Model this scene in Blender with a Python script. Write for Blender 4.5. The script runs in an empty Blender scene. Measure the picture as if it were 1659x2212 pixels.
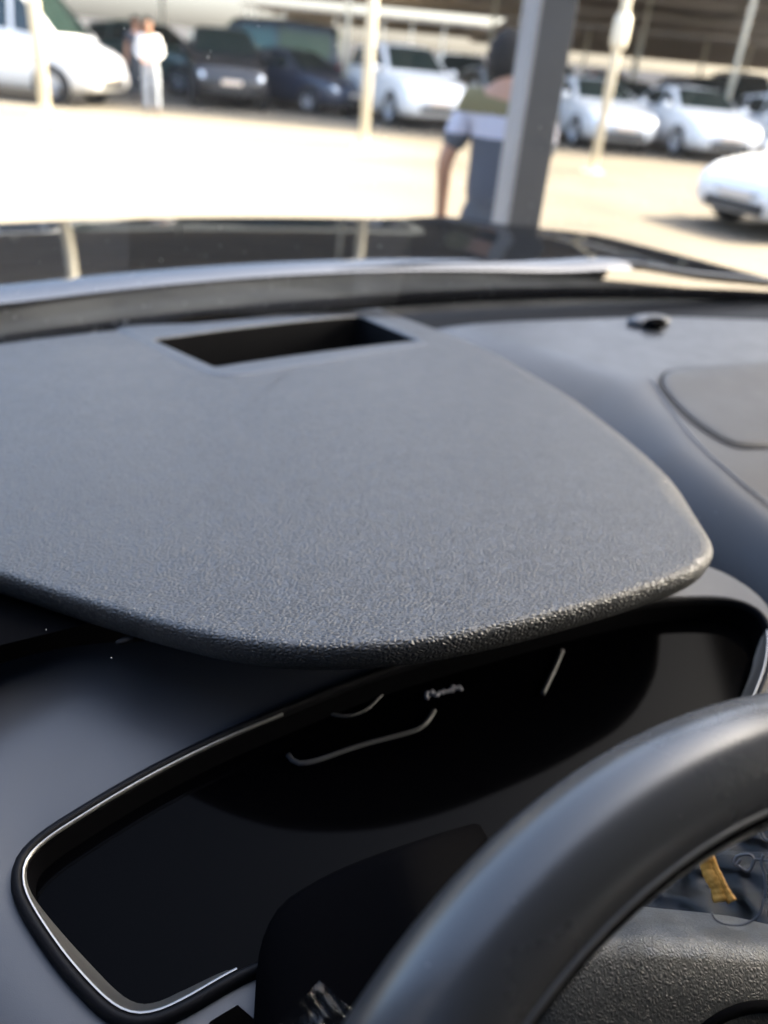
import bpy, bmesh, math, random
import numpy as np
from mathutils import Vector, Matrix

# ------------------------------------------------------------------ camera, sky, sun, exposure
SC = bpy.context.scene
COL = SC.collection
W, H, F = 1659.0, 2212.0, 1700.0          # photo units used for measuring (a 1659 x 2212 view of it)
CAM_Z = 1.40
PITCH, ROLL = math.radians(29.75), math.radians(5.5)
_fw = np.array([0, math.cos(PITCH), -math.sin(PITCH)])
_r0 = np.array([1.0, 0, 0]); _u0 = np.array([0, math.sin(PITCH), math.cos(PITCH)])
_rt = math.cos(ROLL) * _r0 + math.sin(ROLL) * _u0
_up = -math.sin(ROLL) * _r0 + math.cos(ROLL) * _u0

cam = bpy.data.cameras.new('camera'); camo = bpy.data.objects.new('camera', cam); COL.objects.link(camo)
camo.matrix_world = Matrix(((_rt[0], _up[0], -_fw[0], 0), (_rt[1], _up[1], -_fw[1], 0), (_rt[2], _up[2], -_fw[2], CAM_Z), (0, 0, 0, 1)))
cam.sensor_fit = 'VERTICAL'; cam.sensor_height = 24.0; cam.sensor_width = 18.0
cam.lens = 24.0 * F / H
cam.clip_start = 0.01; cam.clip_end = 2000
cam.dof.use_dof = True; cam.dof.focus_distance = 0.335; cam.dof.aperture_fstop = cam.lens / 4.6
SC.camera = camo

SUN_EL, SUN_AZ = math.radians(38), math.radians(20)      # azimuth measured from +X towards +Y
world = bpy.data.worlds.new('World'); SC.world = world; world.use_nodes = True
wn = world.node_tree.nodes; wl = world.node_tree.links; wn.clear()
wo = wn.new('ShaderNodeOutputWorld'); wb = wn.new('ShaderNodeBackground'); ws = wn.new('ShaderNodeTexSky')
ws.sky_type = 'NISHITA'; ws.sun_disc = False; ws.sun_elevation = SUN_EL; ws.sun_rotation = math.pi / 2 - SUN_AZ
ws.air_density = 0.65; ws.dust_density = 5.5; ws.ozone_density = 0.4
wb.inputs['Strength'].default_value = 0.15
wl.new(ws.outputs[0], wb.inputs[0]); wl.new(wb.outputs[0], wo.inputs[0])
sun = bpy.data.lights.new('sun', 'SUN'); suno = bpy.data.objects.new('sun', sun); COL.objects.link(suno)
sun.energy = 3.2; sun.angle = math.radians(0.5); sun.color = (1.0, 0.87, 0.68)
sdir = Vector((math.cos(SUN_AZ) * math.cos(SUN_EL), math.sin(SUN_AZ) * math.cos(SUN_EL), math.sin(SUN_EL)))
suno.rotation_euler = sdir.to_track_quat('Z', 'Y').to_euler(); suno.location = (30, 10, 30)
SC.view_settings.view_transform = 'Standard'; SC.view_settings.look = 'None'
SC.view_settings.exposure = 3.2; SC.view_settings.gamma = 1.0; SC.view_settings.use_curve_mapping = False
SC.render.engine = 'CYCLES'
SC.cycles.use_denoising = True
SC.cycles.sample_clamp_indirect = 8.0
SC.cycles.caustics_reflective = False; SC.cycles.caustics_refractive = False
SC.cycles.blur_glossy = 0.5
rng = random.Random(7); nrng = np.random.default_rng(5)

# ------------------------------------------------------------------ measuring helpers
def ray(u, v):
    d = _fw + _rt * (u - W / 2) / F - _up * (v - H / 2) / F
    return d / np.linalg.norm(d)
def at_h(u, v, h):                     # point h metres below the camera (relative to the camera)
    d = ray(u, v); return d * (-h / d[2])
def at_d(u, v, dist): return ray(u, v) * dist
def ground(u, v):
    q = at_h(u, v, CAM_Z); return Vector((q[0], q[1], 0))
YAW = math.radians(33); _cy, _sy = math.cos(YAW), math.sin(YAW)
def car2w(x, y, h):                    # car axes (x to its right, y forward, h below camera) -> world
    return (x * _cy - y * _sy, x * _sy + y * _cy, CAM_Z - h)
def w2car(q): return (q[0] * _cy + q[1] * _sy, -q[0] * _sy + q[1] * _cy)
def rel2w(q): return (q[0], q[1], q[2] + CAM_Z)
def on_surface(u, v, hf, h0=.27):      # pixel -> car x, y on the height field h = hf(x, y)
    h = h0
    for _ in range(30):
        q = at_h(u, v, h); x, y = w2car(q); h = 0.5 * h + 0.5 * hf(x, y)
    return x, y
def on_plane(u, v, p0, n):
    d = ray(u, v); return d * (np.dot(p0, n) / np.dot(d, n))
def catmull(pts, n, closed=False):
    P = np.array(pts, float); m = len(P); out = []
    segs = m if closed else m - 1
    for i in range(segs):
        if closed: a, b, c, d = P[(i - 1) % m], P[i], P[(i + 1) % m], P[(i + 2) % m]
        else: a, b, c, d = P[max(i - 1, 0)], P[i], P[i + 1], P[min(i + 2, m - 1)]
        for k in range(8):
            t = k / 8
            out.append(.5 * ((2 * b) + (-a + c) * t + (2 * a - 5 * b + 4 * c - d) * t * t + (-a + 3 * b - 3 * c + d) * t ** 3))
    if not closed: out.append(P[-1])
    out = np.array(out)
    Q = np.vstack([out, out[:1]]) if closed else out
    s = np.r_[0, np.cumsum(np.linalg.norm(np.diff(Q, axis=0), axis=1))]
    t = np.linspace(0, s[-1], n + 1)[:-1] if closed else np.linspace(0, s[-1], n)
    return np.stack([np.interp(t, s, Q[:, k]) for k in range(Q.shape[1])], 1)
def sstep(a, b, x):
    t = min(1, max(0, (x - a) / (b - a))); return t * t * (3 - 2 * t)

# ------------------------------------------------------------------ object helpers
def tag(o, label=None, cat=None, group=None, kind=None):
    if label: o['label'] = label
    if cat: o['category'] = cat
    if group: o['group'] = group
    if kind: o['kind'] = kind
    return o
def empty(name, loc=(0, 0, 0), rz=0):
    o = bpy.data.objects.new(name, None); COL.objects.link(o); o.location = loc; o.rotation_euler = (0, 0, rz)
    o.empty_display_size = .1
    return o
def mesh(name, verts, faces, mat, parent=None, smooth=True, world_coords=False, mats=None, fm=None):
    me = bpy.data.meshes.new(name)
    if world_coords and parent is not None:
        r = parent
        off = Vector((0, 0, 0))
        while r is not None: off += r.location; r = r.parent
        verts = [(v[0] - off.x, v[1] - off.y, v[2] - off.z) for v in verts]
    me.from_pydata([tuple(map(float, v)) for v in verts], [], [tuple(int(i) for i in f) for f in faces]); me.update()
    for m in (mats or [mat]): me.materials.append(m)
    if fm is not None:
        for p, k in zip(me.polygons, fm): p.material_index = k
    if smooth:
        for p in me.polygons: p.use_smooth = True
    o = bpy.data.objects.new(name, me); COL.objects.link(o)
    if parent is not None: o.parent = parent
    return o
def fix_normals(o):
    bm = bmesh.new(); bm.from_mesh(o.data); bmesh.ops.recalc_face_normals(bm, faces=bm.faces); bm.to_mesh(o.data); bm.free(); return o
def bevel(o, w, seg=2, ang=.6):
    m = o.modifiers.new('bevel', 'BEVEL'); m.width = w; m.segments = seg; m.limit_method = 'ANGLE'; m.angle_limit = ang; return o
def grid_faces(n, m, closed_n=False, closed_m=False):
    f = []
    for i in range(n if closed_n else n - 1):
        for j in range(m if closed_m else m - 1):
            a = i * m + j; b = i * m + (j + 1) % m; c = ((i + 1) % n) * m + (j + 1) % m; d = ((i + 1) % n) * m + j
            f.append((a, b, c, d))
    return f
def box_vf(x0, x1, y0, y1, z0, z1):
    v = [(x, y, z) for z in (z0, z1) for y in (y0, y1) for x in (x0, x1)]
    return v, [(0, 2, 3, 1), (4, 5, 7, 6), (0, 1, 5, 4), (2, 6, 7, 3), (0, 4, 6, 2), (1, 3, 7, 5)]
def box(name, x0, x1, y0, y1, z0, z1, mat, parent=None, bev=0):
    v, f = box_vf(x0, x1, y0, y1, z0, z1); o = mesh(name, v, f, mat, parent, smooth=False)
    if bev: bevel(o, bev)
    return o
def tube_vf(path, rad, seg=10, closed=False, cap=True):
    P = np.array(path, float); n = len(P); vs = []; rad = np.broadcast_to(np.array(rad, float), (n,))
    tan = np.gradient(P, axis=0) if not closed else np.roll(P, -1, 0) - np.roll(P, 1, 0)
    tan /= np.linalg.norm(tan, axis=1, keepdims=True) + 1e-12
    ref = np.array([0, 0, 1.0]) if abs(tan[0][2]) < .9 else np.array([1.0, 0, 0])
    a = np.cross(tan[0], ref); a /= np.linalg.norm(a)
    for i in range(n):
        a = a - tan[i] * np.dot(a, tan[i]); a /= np.linalg.norm(a) + 1e-12; b = np.cross(tan[i], a)
        for k in range(seg):
            t = 2 * math.pi * k / seg; vs.append(P[i] + (a * math.cos(t) + b * math.sin(t)) * rad[i])
    f = grid_faces(n, seg, closed, True)
    if cap and not closed: f += [tuple(range(seg))[::-1], tuple(range((n - 1) * seg, n * seg))]
    return vs, f
def merge_vf(parts):
    V, Fc = [], []
    for v, f in parts:
        o = len(V); V += list(v); Fc += [tuple(i + o for i in q) for q in f]
    return V, Fc
def lathe_vf(prof, seg=28, axis='y'):
    vs = []
    for k in range(seg):
        t = 2 * math.pi * k / seg
        for r, a in prof:
            vs.append((r * math.cos(t), a, r * math.sin(t)) if axis == 'y' else (r * math.cos(t), r * math.sin(t), a))
    return vs, grid_faces(seg, len(prof), True, False)
def ellip_vf(c, r, nu=14, nv=9):
    vs = []
    for i in range(nv):
        ph = math.pi * (i + .02) / (nv - 1 + .04)
        for k in range(nu):
            t = 2 * math.pi * k / nu
            vs.append((c[0] + r[0] * math.sin(ph) * math.cos(t), c[1] + r[1] * math.sin(ph) * math.sin(t), c[2] + r[2] * math.cos(ph)))
    return vs, grid_faces(nv, nu, False, True) + [tuple(range(nu)), tuple(range((nv - 1) * nu, nv * nu))[::-1]]

# ------------------------------------------------------------------ materials
def mat(name, col, rough=.5, metal=0, spec=.5, coat=0, bump=None, var=None, sheen=0, coat_rough=.03):
    m = bpy.data.materials.new(name); m.use_nodes = True; nt = m.node_tree; b = nt.nodes['Principled BSDF']
    b.inputs['Base Color'].default_value = (*col, 1); b.inputs['Roughness'].default_value = rough; b.inputs['Metallic'].default_value = metal
    b.inputs['Specular IOR Level'].default_value = spec; b.inputs['Coat Weight'].default_value = coat; b.inputs['Coat Roughness'].default_value = coat_rough
    if sheen: b.inputs['Sheen Weight'].default_value = sheen
    tc = nt.nodes.new('ShaderNodeTexCoord')
    if var:      # (scale, amount): mottled colour
        nz = nt.nodes.new('ShaderNodeTexNoise'); nz.inputs['Scale'].default_value = var[0]; nz.inputs['Detail'].default_value = 6
        nt.links.new(tc.outputs['Object'], nz.inputs['Vector'])
        mx = nt.nodes.new('ShaderNodeMixRGB'); mx.blend_type = 'MIX'
        mx.inputs[1].default_value = (*[c * (1 - var[1]) for c in col], 1); mx.inputs[2].default_value = (*[min(1, c * (1 + var[1])) for c in col], 1)
        rp = nt.nodes.new('ShaderNodeMapRange'); rp.inputs['From Min'].default_value = .3; rp.inputs['From Max'].default_value = .7
        nt.links.new(nz.outputs[0], rp.inputs[0]); nt.links.new(rp.outputs[0], mx.inputs[0]); nt.links.new(mx.outputs[0], b.inputs['Base Color'])
    if bump:     # (scale, strength, distance)
        nz = nt.nodes.new('ShaderNodeTexNoise'); nz.inputs['Scale'].default_value = bump[0]; nz.inputs['Detail'].default_value = 3
        nt.links.new(tc.outputs['Object'], nz.inputs['Vector'])
        bp = nt.nodes.new('ShaderNodeBump'); bp.inputs['Strength'].default_value = bump[1]; bp.inputs['Distance'].default_value = bump[2]
        nt.links.new(nz.outputs[0], bp.inputs['Height']); nt.links.new(bp.outputs[0], b.inputs['Normal'])
    return m
def leather(name, col, rough, scale, strength, dist, stretch=(1, 1, 1), rotz=0.0, warp=.25, spec=.5):
    m = mat(name, col, rough, spec=spec); nt = m.node_tree; b = nt.nodes['Principled BSDF']
    tc = [n for n in nt.nodes if n.type == 'TEX_COORD'][0]
    mp = nt.nodes.new('ShaderNodeMapping'); mp.vector_type = 'TEXTURE'; mp.inputs['Rotation'].default_value = (0, 0, rotz)
    mp.inputs['Scale'].default_value = stretch
    nt.links.new(tc.outputs['Object'], mp.inputs['Vector'])
    nz = nt.nodes.new('ShaderNodeTexNoise'); nz.inputs['Scale'].default_value = scale * .45; nz.inputs['Detail'].default_value = 2
    nt.links.new(mp.outputs[0], nz.inputs['Vector'])
    sub = nt.nodes.new('ShaderNodeVectorMath'); sub.operation = 'SUBTRACT'; sub.inputs[1].default_value = (.5, .5, .5)
    nt.links.new(nz.outputs['Color'], sub.inputs[0])
    sc = nt.nodes.new('ShaderNodeVectorMath'); sc.operation = 'SCALE'; sc.inputs['Scale'].default_value = warp * 6 / scale
    nt.links.new(sub.outputs[0], sc.inputs[0])
    ad = nt.nodes.new('ShaderNodeVectorMath'); ad.operation = 'ADD'
    nt.links.new(mp.outputs[0], ad.inputs[0]); nt.links.new(sc.outputs[0], ad.inputs[1])
    vo = nt.nodes.new('ShaderNodeTexVoronoi'); vo.feature = 'DISTANCE_TO_EDGE'; vo.inputs['Scale'].default_value = scale
    nt.links.new(ad.outputs[0], vo.inputs['Vector'])
    rp = nt.nodes.new('ShaderNodeMapRange'); rp.interpolation_type = 'SMOOTHSTEP'; rp.inputs['From Min'].default_value = 0.0; rp.inputs['From Max'].default_value = .42
    nt.links.new(vo.outputs['Distance'], rp.inputs[0])
    vo2 = nt.nodes.new('ShaderNodeTexVoronoi'); vo2.feature = 'F1'; vo2.inputs['Scale'].default_value = scale
    nt.links.new(ad.outputs[0], vo2.inputs['Vector'])
    sep = nt.nodes.new('ShaderNodeSeparateColor'); nt.links.new(vo2.outputs['Color'], sep.inputs[0])
    ma = nt.nodes.new('ShaderNodeMath'); ma.operation = 'MULTIPLY_ADD'; ma.inputs[1].default_value = .35
    nt.links.new(sep.outputs[0], ma.inputs[0]); 
    mu = nt.nodes.new('ShaderNodeMath'); mu.operation = 'MULTIPLY'; nt.links.new(rp.outputs[0], mu.inputs[0])
    ma2 = nt.nodes.new('ShaderNodeMath'); ma2.operation = 'MULTIPLY_ADD'; ma2.inputs[1].default_value = .35; ma2.inputs[2].default_value = .65
    nt.links.new(sep.outputs[0], ma2.inputs[0]); nt.links.new(ma2.outputs[0], mu.inputs[1])
    nt.nodes.remove(ma)
    bp = nt.nodes.new('ShaderNodeBump'); bp.inputs['Strength'].default_value = strength; bp.inputs['Distance'].default_value = dist
    nt.links.new(mu.outputs[0], bp.inputs['Height']); nt.links.new(bp.outputs[0], b.inputs['Normal'])
    return m
def film(name, tint, alpha, rough=.1, base=.06):
    m = bpy.data.materials.new(name); m.use_nodes = True; nt = m.node_tree; nt.nodes.clear()
    o = nt.nodes.new('ShaderNodeOutputMaterial'); tr = nt.nodes.new('ShaderNodeBsdfTransparent'); tr.inputs[0].default_value = (*tint, 1)
    gl = nt.nodes.new('ShaderNodeBsdfGlossy'); gl.inputs['Roughness'].default_value = rough
    lw = nt.nodes.new('ShaderNodeLayerWeight'); lw.inputs[0].default_value = .5          # Schlick: same from both sides of a thin sheet
    pw = nt.nodes.new('ShaderNodeMath'); pw.operation = 'POWER'; pw.inputs[1].default_value = 5.0; nt.links.new(lw.outputs['Facing'], pw.inputs[0])
    fr = nt.nodes.new('ShaderNodeMath'); fr.operation = 'MULTIPLY_ADD'; fr.inputs[1].default_value = .9; fr.inputs[2].default_value = base; nt.links.new(pw.outputs[0], fr.inputs[0])
    mx = nt.nodes.new('ShaderNodeMixShader'); nt.links.new(fr.outputs[0], mx.inputs[0]); nt.links.new(tr.outputs[0], mx.inputs[1]); nt.links.new(gl.outputs[0], mx.inputs[2])
    if alpha:
        df = nt.nodes.new('ShaderNodeBsdfDiffuse'); df.inputs[0].default_value = (.7, .72, .75, 1)
        m2 = nt.nodes.new('ShaderNodeMixShader'); m2.inputs[0].default_value = alpha
        nt.links.new(mx.outputs[0], m2.inputs[1]); nt.links.new(df.outputs[0], m2.inputs[2]); mx = m2
    nt.links.new(mx.outputs[0], o.inputs[0])
    return m

M = {}
M['hood'] = leather('grained charcoal soft-touch vinyl', (.040, .041, .042), .39, 460, .8, .00075, stretch=(1.3, .85, 1), rotz=YAW - .25, warp=.12, spec=.7)
M['lip'] = M['hood']
M['dash'] = mat('charcoal dash plastic', (.042, .044, .047), .42, spec=.55, bump=(1100, .10, .0006))
M['speaker'] = mat('fine grained speaker cover', (.04, .041, .043), .5, bump=(700, .3, .001))
M['panel'] = mat('matte slate instrument surround', (.034, .037, .045), .38, spec=.65, bump=(2600, .18, .0003))
M['black'] = mat('black plastic', (.006, .006, .007), .6)
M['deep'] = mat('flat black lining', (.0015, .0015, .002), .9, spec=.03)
M['rimlip'] = mat('black rim plastic', (.005, .005, .006), .5, spec=.12)
M['lens'] = bpy.data.materials.new('black gloss lens')
M['trim'] = mat('satin silver trim', (.34, .33, .31), .36, metal=.9)
M['graymark'] = mat('dim grey painted reflection', (.026, .026, .029), .6)
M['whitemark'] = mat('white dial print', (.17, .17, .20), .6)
M['wheel'] = mat('smooth grey-black leather', (.036, .037, .039), .28, spec=.85, bump=(1500, .05, .0004))
M['pad'] = leather('pebbled grey pad plastic', (.032, .034, .034), .50, 640, .6, .0004, rotz=.4, warp=.4)
M['bead_light'] = mat('painted highlight on the ridge seam', (.16, .16, .165), .35)
M['bead'] = mat('painted seam highlight', (.07, .068, .065), .3)
def uneven(m, scale, amt):
    nt = m.node_tree; b = nt.nodes['Principled BSDF']; tc = [n for n in nt.nodes if n.type == 'TEX_COORD'][0]; r0_ = b.inputs['Roughness'].default_value
    nz = nt.nodes.new('ShaderNodeTexNoise'); nz.inputs['Scale'].default_value = scale; nz.inputs['Detail'].default_value = 7; nz.inputs['Roughness'].default_value = .65; nt.links.new(tc.outputs['Object'], nz.inputs['Vector'])
    mr = nt.nodes.new('ShaderNodeMapRange'); mr.inputs['From Min'].default_value = .3; mr.inputs['From Max'].default_value = .7; mr.inputs['To Min'].default_value = r0_ - amt; mr.inputs['To Max'].default_value = r0_ + amt
    nt.links.new(nz.outputs[0], mr.inputs[0]); nt.links.new(mr.outputs[0], b.inputs['Roughness'])
for k_ in ('hood', 'dash', 'speaker', 'panel', 'wheel'): uneven(M[k_], 22, .05 if k_ != 'wheel' else .015)
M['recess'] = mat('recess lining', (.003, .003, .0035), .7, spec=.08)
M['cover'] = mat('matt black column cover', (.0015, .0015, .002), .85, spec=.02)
M['charcoal'] = mat('charcoal channel plastic', (.012, .013, .015), .6, spec=.1)
M['cowl'] = mat('dusty cowl plastic', (.036, .034, .028), .9, spec=.1, var=(9, .4))
M['strip'] = mat('pale grey cowl edge', (.46, .50, .55), .35)
M['paint_black'] = bpy.data.materials.new('black car paint')
def _paint(m, dcol=(.012, .013, .014), fac=.22, rough=.04):                         # dusty black paint: dull base under a thin film that mirrors weakly
    m.use_nodes = True; nt = m.node_tree; nt.nodes.clear(); o = nt.nodes.new('ShaderNodeOutputMaterial'); df = nt.nodes.new('ShaderNodeBsdfDiffuse'); gl = nt.nodes.new('ShaderNodeBsdfGlossy'); mx = nt.nodes.new('ShaderNodeMixShader')
    df.inputs[0].default_value = (*dcol, 1); gl.inputs['Roughness'].default_value = rough; mx.inputs[0].default_value = fac
    nt.links.new(df.outputs[0], mx.inputs[1]); nt.links.new(gl.outputs[0], mx.inputs[2]); nt.links.new(mx.outputs[0], o.inputs[0])
_paint(M['paint_black']); _paint(M['lens'], (.0008, .0008, .0011), .0035, .08)
M['liner'] = mat('grey headliner cloth', (.11, .108, .10), .9)
M['interior'] = mat('dark interior trim', (.03, .03, .032), .7)
M['glass'] = film('windscreen glass', (.90, .94, .92), .012, .0)
M['blockout'] = mat('dark privacy glass', (.01, .011, .012), .1)
M['tint'] = film('light-cutting window film', (.13, .14, .15), 0, .02)
M['dust'] = mat('pale dust', (.75, .74, .70), .8)
M['film'] = film('clear plastic film', (.95, .96, .97), .002, .30, .02)
M['orange'] = mat('orange cloth tie', (.62, .30, .05), .7, bump=(300, .4, .002))
M['print'] = mat('white print', (.11, .11, .115), .6)
# outside
M['ground'] = mat('sandy paving', (.088, .070, .046), .85, var=(.7, .30), bump=(12, .3, .02))
def _pale_patch():                     # paving blends to a paler tone on the left, its edge irregular
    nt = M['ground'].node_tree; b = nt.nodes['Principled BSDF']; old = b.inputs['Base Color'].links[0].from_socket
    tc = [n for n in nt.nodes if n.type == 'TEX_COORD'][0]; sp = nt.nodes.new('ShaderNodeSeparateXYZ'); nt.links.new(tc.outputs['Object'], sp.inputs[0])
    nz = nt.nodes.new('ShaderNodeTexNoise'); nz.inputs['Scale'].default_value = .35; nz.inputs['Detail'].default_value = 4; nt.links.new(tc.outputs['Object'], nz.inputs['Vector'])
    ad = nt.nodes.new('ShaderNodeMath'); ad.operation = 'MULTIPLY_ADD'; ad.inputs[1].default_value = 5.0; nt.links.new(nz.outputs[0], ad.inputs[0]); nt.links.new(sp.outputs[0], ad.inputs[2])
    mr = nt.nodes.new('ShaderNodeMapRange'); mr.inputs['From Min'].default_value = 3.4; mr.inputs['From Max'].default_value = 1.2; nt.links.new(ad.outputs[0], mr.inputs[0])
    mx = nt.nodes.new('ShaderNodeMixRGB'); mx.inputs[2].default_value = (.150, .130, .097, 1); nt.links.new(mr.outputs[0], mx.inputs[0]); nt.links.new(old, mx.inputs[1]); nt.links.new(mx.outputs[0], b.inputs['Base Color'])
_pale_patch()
M['pole'] = mat('cream painted steel', (.70, .64, .50), .45)
M['colL'] = mat('silver galvanised steel', (.21, .21, .22), .5, var=(6, .12))
M['colD'] = mat('dark grey painted steel', (.026, .029, .033), .5, var=(4, .15))
M['canopy'] = mat('weathered brown roof sheet', (.30, .26, .215), .8, var=(.6, .35))
M['beam'] = mat('grey brown purlin', (.36, .32, .27), .7)
M['canopy_white'] = mat('white sheet roof', (.6, .6, .58), .6)
M['wall'] = mat('far block wall', (.35, .32, .28), .9, var=(.3, .2))
M['white_paint'] = mat('white car paint', (.80, .80, .79), .3, coat=.6)
M['silver_paint'] = mat('silver white car paint', (.62, .63, .63), .3, coat=.6)
M['navy_paint'] = mat('dark blue grey car paint', (.03, .038, .058), .25, coat=.25)
M['dark_paint'] = mat('dark graphite car paint', (.022, .023, .026), .25, coat=.25)
M['grey_paint'] = mat('mid grey car paint', (.17, .175, .18), .3, coat=.25)
M['green_paint'] = mat('dark green car paint', (.03, .06, .05), .3, coat=.25)
M['red_paint'] = mat('dark red car paint', (.25, .03, .03), .3, coat=.25)
M['carglass'] = mat('tinted car glass', (.012, .022, .02), .06, spec=.6)
M['greenglass'] = film('pale green van glass', (.55, .95, .75), 0, .02)
M['limeglass'] = film('lime tinted van glass', (.75, .85, .12), 0, .02)
M['tyre'] = mat('tyre rubber', (.02, .02, .02), .85)
M['alloy'] = mat('alloy wheel', (.55, .56, .58), .3, metal=.8)
M['lamp'] = mat('clear headlamp', (.75, .78, .8), .08, metal=.6)
M['redlamp'] = mat('red tail lamp', (.5, .02, .02), .15)
M['plate'] = mat('number plate', (.62, .52, .42), .5)
M['plastic'] = mat('black bumper plastic', (.02, .02, .02), .6)
M['skin'] = mat('brown skin', (.36, .19, .12), .5)
M['hair'] = mat('black hair', (.010, .010, .011), .8, spec=.2, bump=(160, .6, .01))
M['olive'] = mat('olive cloth', (.135, .115, .05), .9)
M['offwhite'] = mat('pale lavender cloth', (.42, .42, .50), .9)
M['navycloth'] = mat('dark slate cloth', (.045, .055, .075), .9)
M['trouser'] = mat('dark grey trouser cloth', (.05, .058, .07), .9)
M['whitecloth'] = mat('white cloth', (.75, .74, .74), .9)
M['greycloth'] = mat('grey trouser cloth', (.36, .38, .41), .9)
M['shoe'] = mat('dark shoe leather', (.03, .028, .025), .5)

# ------------------------------------------------------------------ ground
S = 300
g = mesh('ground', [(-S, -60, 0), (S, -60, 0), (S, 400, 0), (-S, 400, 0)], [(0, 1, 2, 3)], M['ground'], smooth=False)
tag(g, kind='structure')

# ------------------------------------------------------------------ own car body
car = empty('car', (0, 0, 0))
tag(car, 'dark car seen from its driver seat, glossy black bonnet beyond the windscreen', 'car')
CXC = .58                              # centre line of the car, in car x
def bon_h(x, y):
    t = (y - 1.17) / .62
    h = .298 + .012 * t + .026 * max(t, 0) ** 2
    s = abs(x - CXC)
    h += .018 * s * s + 3.0 * max(0, s - .91) ** 2
    h += .035 * math.exp(-((s - .62) / .10) ** 2) * -0.35
    return h
def wb_y(x): return .968 - .10 * ((x - CXC) / .85) ** 2       # foot of the windscreen
def cow_y(x): return 1.165 - .20 * ((x - CXC) / .88) ** 2 * (1 if x < CXC else 1.05)
nx, ny = 60, 48; V = []
for i in range(nx):
    x = CXC - .98 + 1.96 * i / (nx - 1)
    y0 = cow_y(x) + .006
    y1 = 1.93 - .20 * ((x - CXC) / .98) ** 2 - .22 * ((x - CXC) / .98) ** 6
    for j in range(ny):
        t = j / (ny - 1); y = y0 + (y1 - y0) * t
        h = bon_h(x, y + (1.17 - y0) * (1 - t))
        h += 5 * max(0, t - .80) ** 2 + .012 * max(0, 1 - t * (y1 - y0) / .03) ** 2
        V.append(car2w(x, y, h))
mesh('bonnet', V, grid_faces(nx, ny), M['paint_black'], car, world_coords=True)
# front face and fenders of the body
V = []
for i in range(nx):
    x = CXC - .98 + 1.96 * i / (nx - 1); y1 = 1.93 - .20 * ((x - CXC) / .98) ** 2 - .22 * ((x - CXC) / .98) ** 6
    h0 = bon_h(x, y1) + .12
    for k, (dy, z) in enumerate(((0, CAM_Z - h0), (.03, .75), (.05, .5), (0, .28))): V.append(car2w(x, y1 + dy, CAM_Z - z))
mesh('front_bumper', V, grid_faces(nx, 4), M['paint_black'], car, world_coords=True)
# pale edge strip at the rear of the bonnet
P = [car2w(x, cow_y(x), .325 + .03 * ((x - CXC) / .9) ** 2) for x in np.linspace(CXC - .9, CXC + .9, 60)]
mesh('bonnet_edge_seal', *tube_vf(P, .006, 10), M['black'], car, world_coords=True)
# cowl
V = []
for i in range(nx):
    x = CXC - .9 + 1.8 * i / (nx - 1); a, b = wb_y(x) - .01, cow_y(x)
    for j in range(12):
        t = j / 11; V.append(car2w(x, a + (b - a) * t, .332 - .022 * t + .006 * math.sin(t * 9) + .03 * ((x - CXC) / .9) ** 2))
mesh('cowl_panel', V, grid_faces(nx, 12), M['cowl'], car, world_coords=True)
# windscreen
def ws_pt(x, t):                       # t 0 at foot, 1 at header
    s = (x - CXC) / .85
    xx = CXC + (x - CXC) * (1 - .13 * t); y = wb_y(x) * (1 - t) + (.10 - .10 * s * s) * t; h = .318 + (-.375 - .318) * t - .05 * math.sin(math.pi * t) + .02 * s * s
    return car2w(xx, y, h)
V = [ws_pt(CXC - .84 + 1.68 * i / 39, j / 29) for i in range(40) for j in range(30)]
wsc = mesh('windscreen', V, grid_faces(40, 30), M['glass'], car, world_coords=True)
P = [car2w(x, wb_y(x) - .004, .299 + .02 * ((x - CXC) / .85) ** 2) for x in np.linspace(CXC - .84, CXC + .84, 60)]
mesh('windscreen_seal', *tube_vf(P, .0105, 8), M['deep'], car, world_coords=True)
# dust flecks stuck on the glass
fl = []
for k in range(420):
    t = rng.uniform(.02, .42); x = rng.uniform(CXC - .55, CXC + .75)
    p = np.array(ws_pt(x, t)); r = rng.uniform(.0002, .0006) * (1.8 if rng.random() < .08 else 1); a = rng.uniform(0, 6.3); l = rng.uniform(1, 2.2)
    e1 = np.array(ws_pt(x + .01, t)) - p; e1 /= np.linalg.norm(e1); e2 = np.array(ws_pt(x, t + .01)) - p; e2 /= np.linalg.norm(e2); n = np.cross(e1, e2)
    u = (e1 * math.cos(a) + e2 * math.sin(a)) * r * l; w = (-e1 * math.sin(a) + e2 * math.cos(a)) * r
    p = p - n * .0008 if n[2] > 0 else p + n * .0008
    fl.append(([p + u, p + w, p - u, p - w, p + n * r * .6, p - n * r * .6], [(0, 1, 4), (1, 2, 4), (2, 3, 4), (3, 0, 4), (1, 0, 5), (2, 1, 5), (3, 2, 5), (0, 3, 5)]))
for k in range(70):
    t = rng.uniform(.0, .05); x = rng.uniform(-.12, .22); p = np.array(ws_pt(x, t)); r = rng.uniform(.00012, .0003); l = rng.uniform(6, 26)
    e1 = np.array(ws_pt(x + .01, t)) - p; e1 /= np.linalg.norm(e1); e2 = np.array(ws_pt(x, t + .01)) - p; e2 /= np.linalg.norm(e2); n = np.cross(e1, e2); n *= 1 if n[2] < 0 else -1
    u = (e1 * .98 + e2 * rng.uniform(-.1, .25)) * r * l; w = e2 * r; p = p + n * .0008
    fl.append(([p + u, p + w, p - u, p - w, p + n * r, p - n * r], [(0, 1, 4), (1, 2, 4), (2, 3, 4), (3, 0, 4), (1, 0, 5), (2, 1, 5), (3, 2, 5), (0, 3, 5)]))
d = mesh('dust', *merge_vf(fl), M['dust'], car, world_coords=True, smooth=False); tag(d, kind='stuff')
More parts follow.
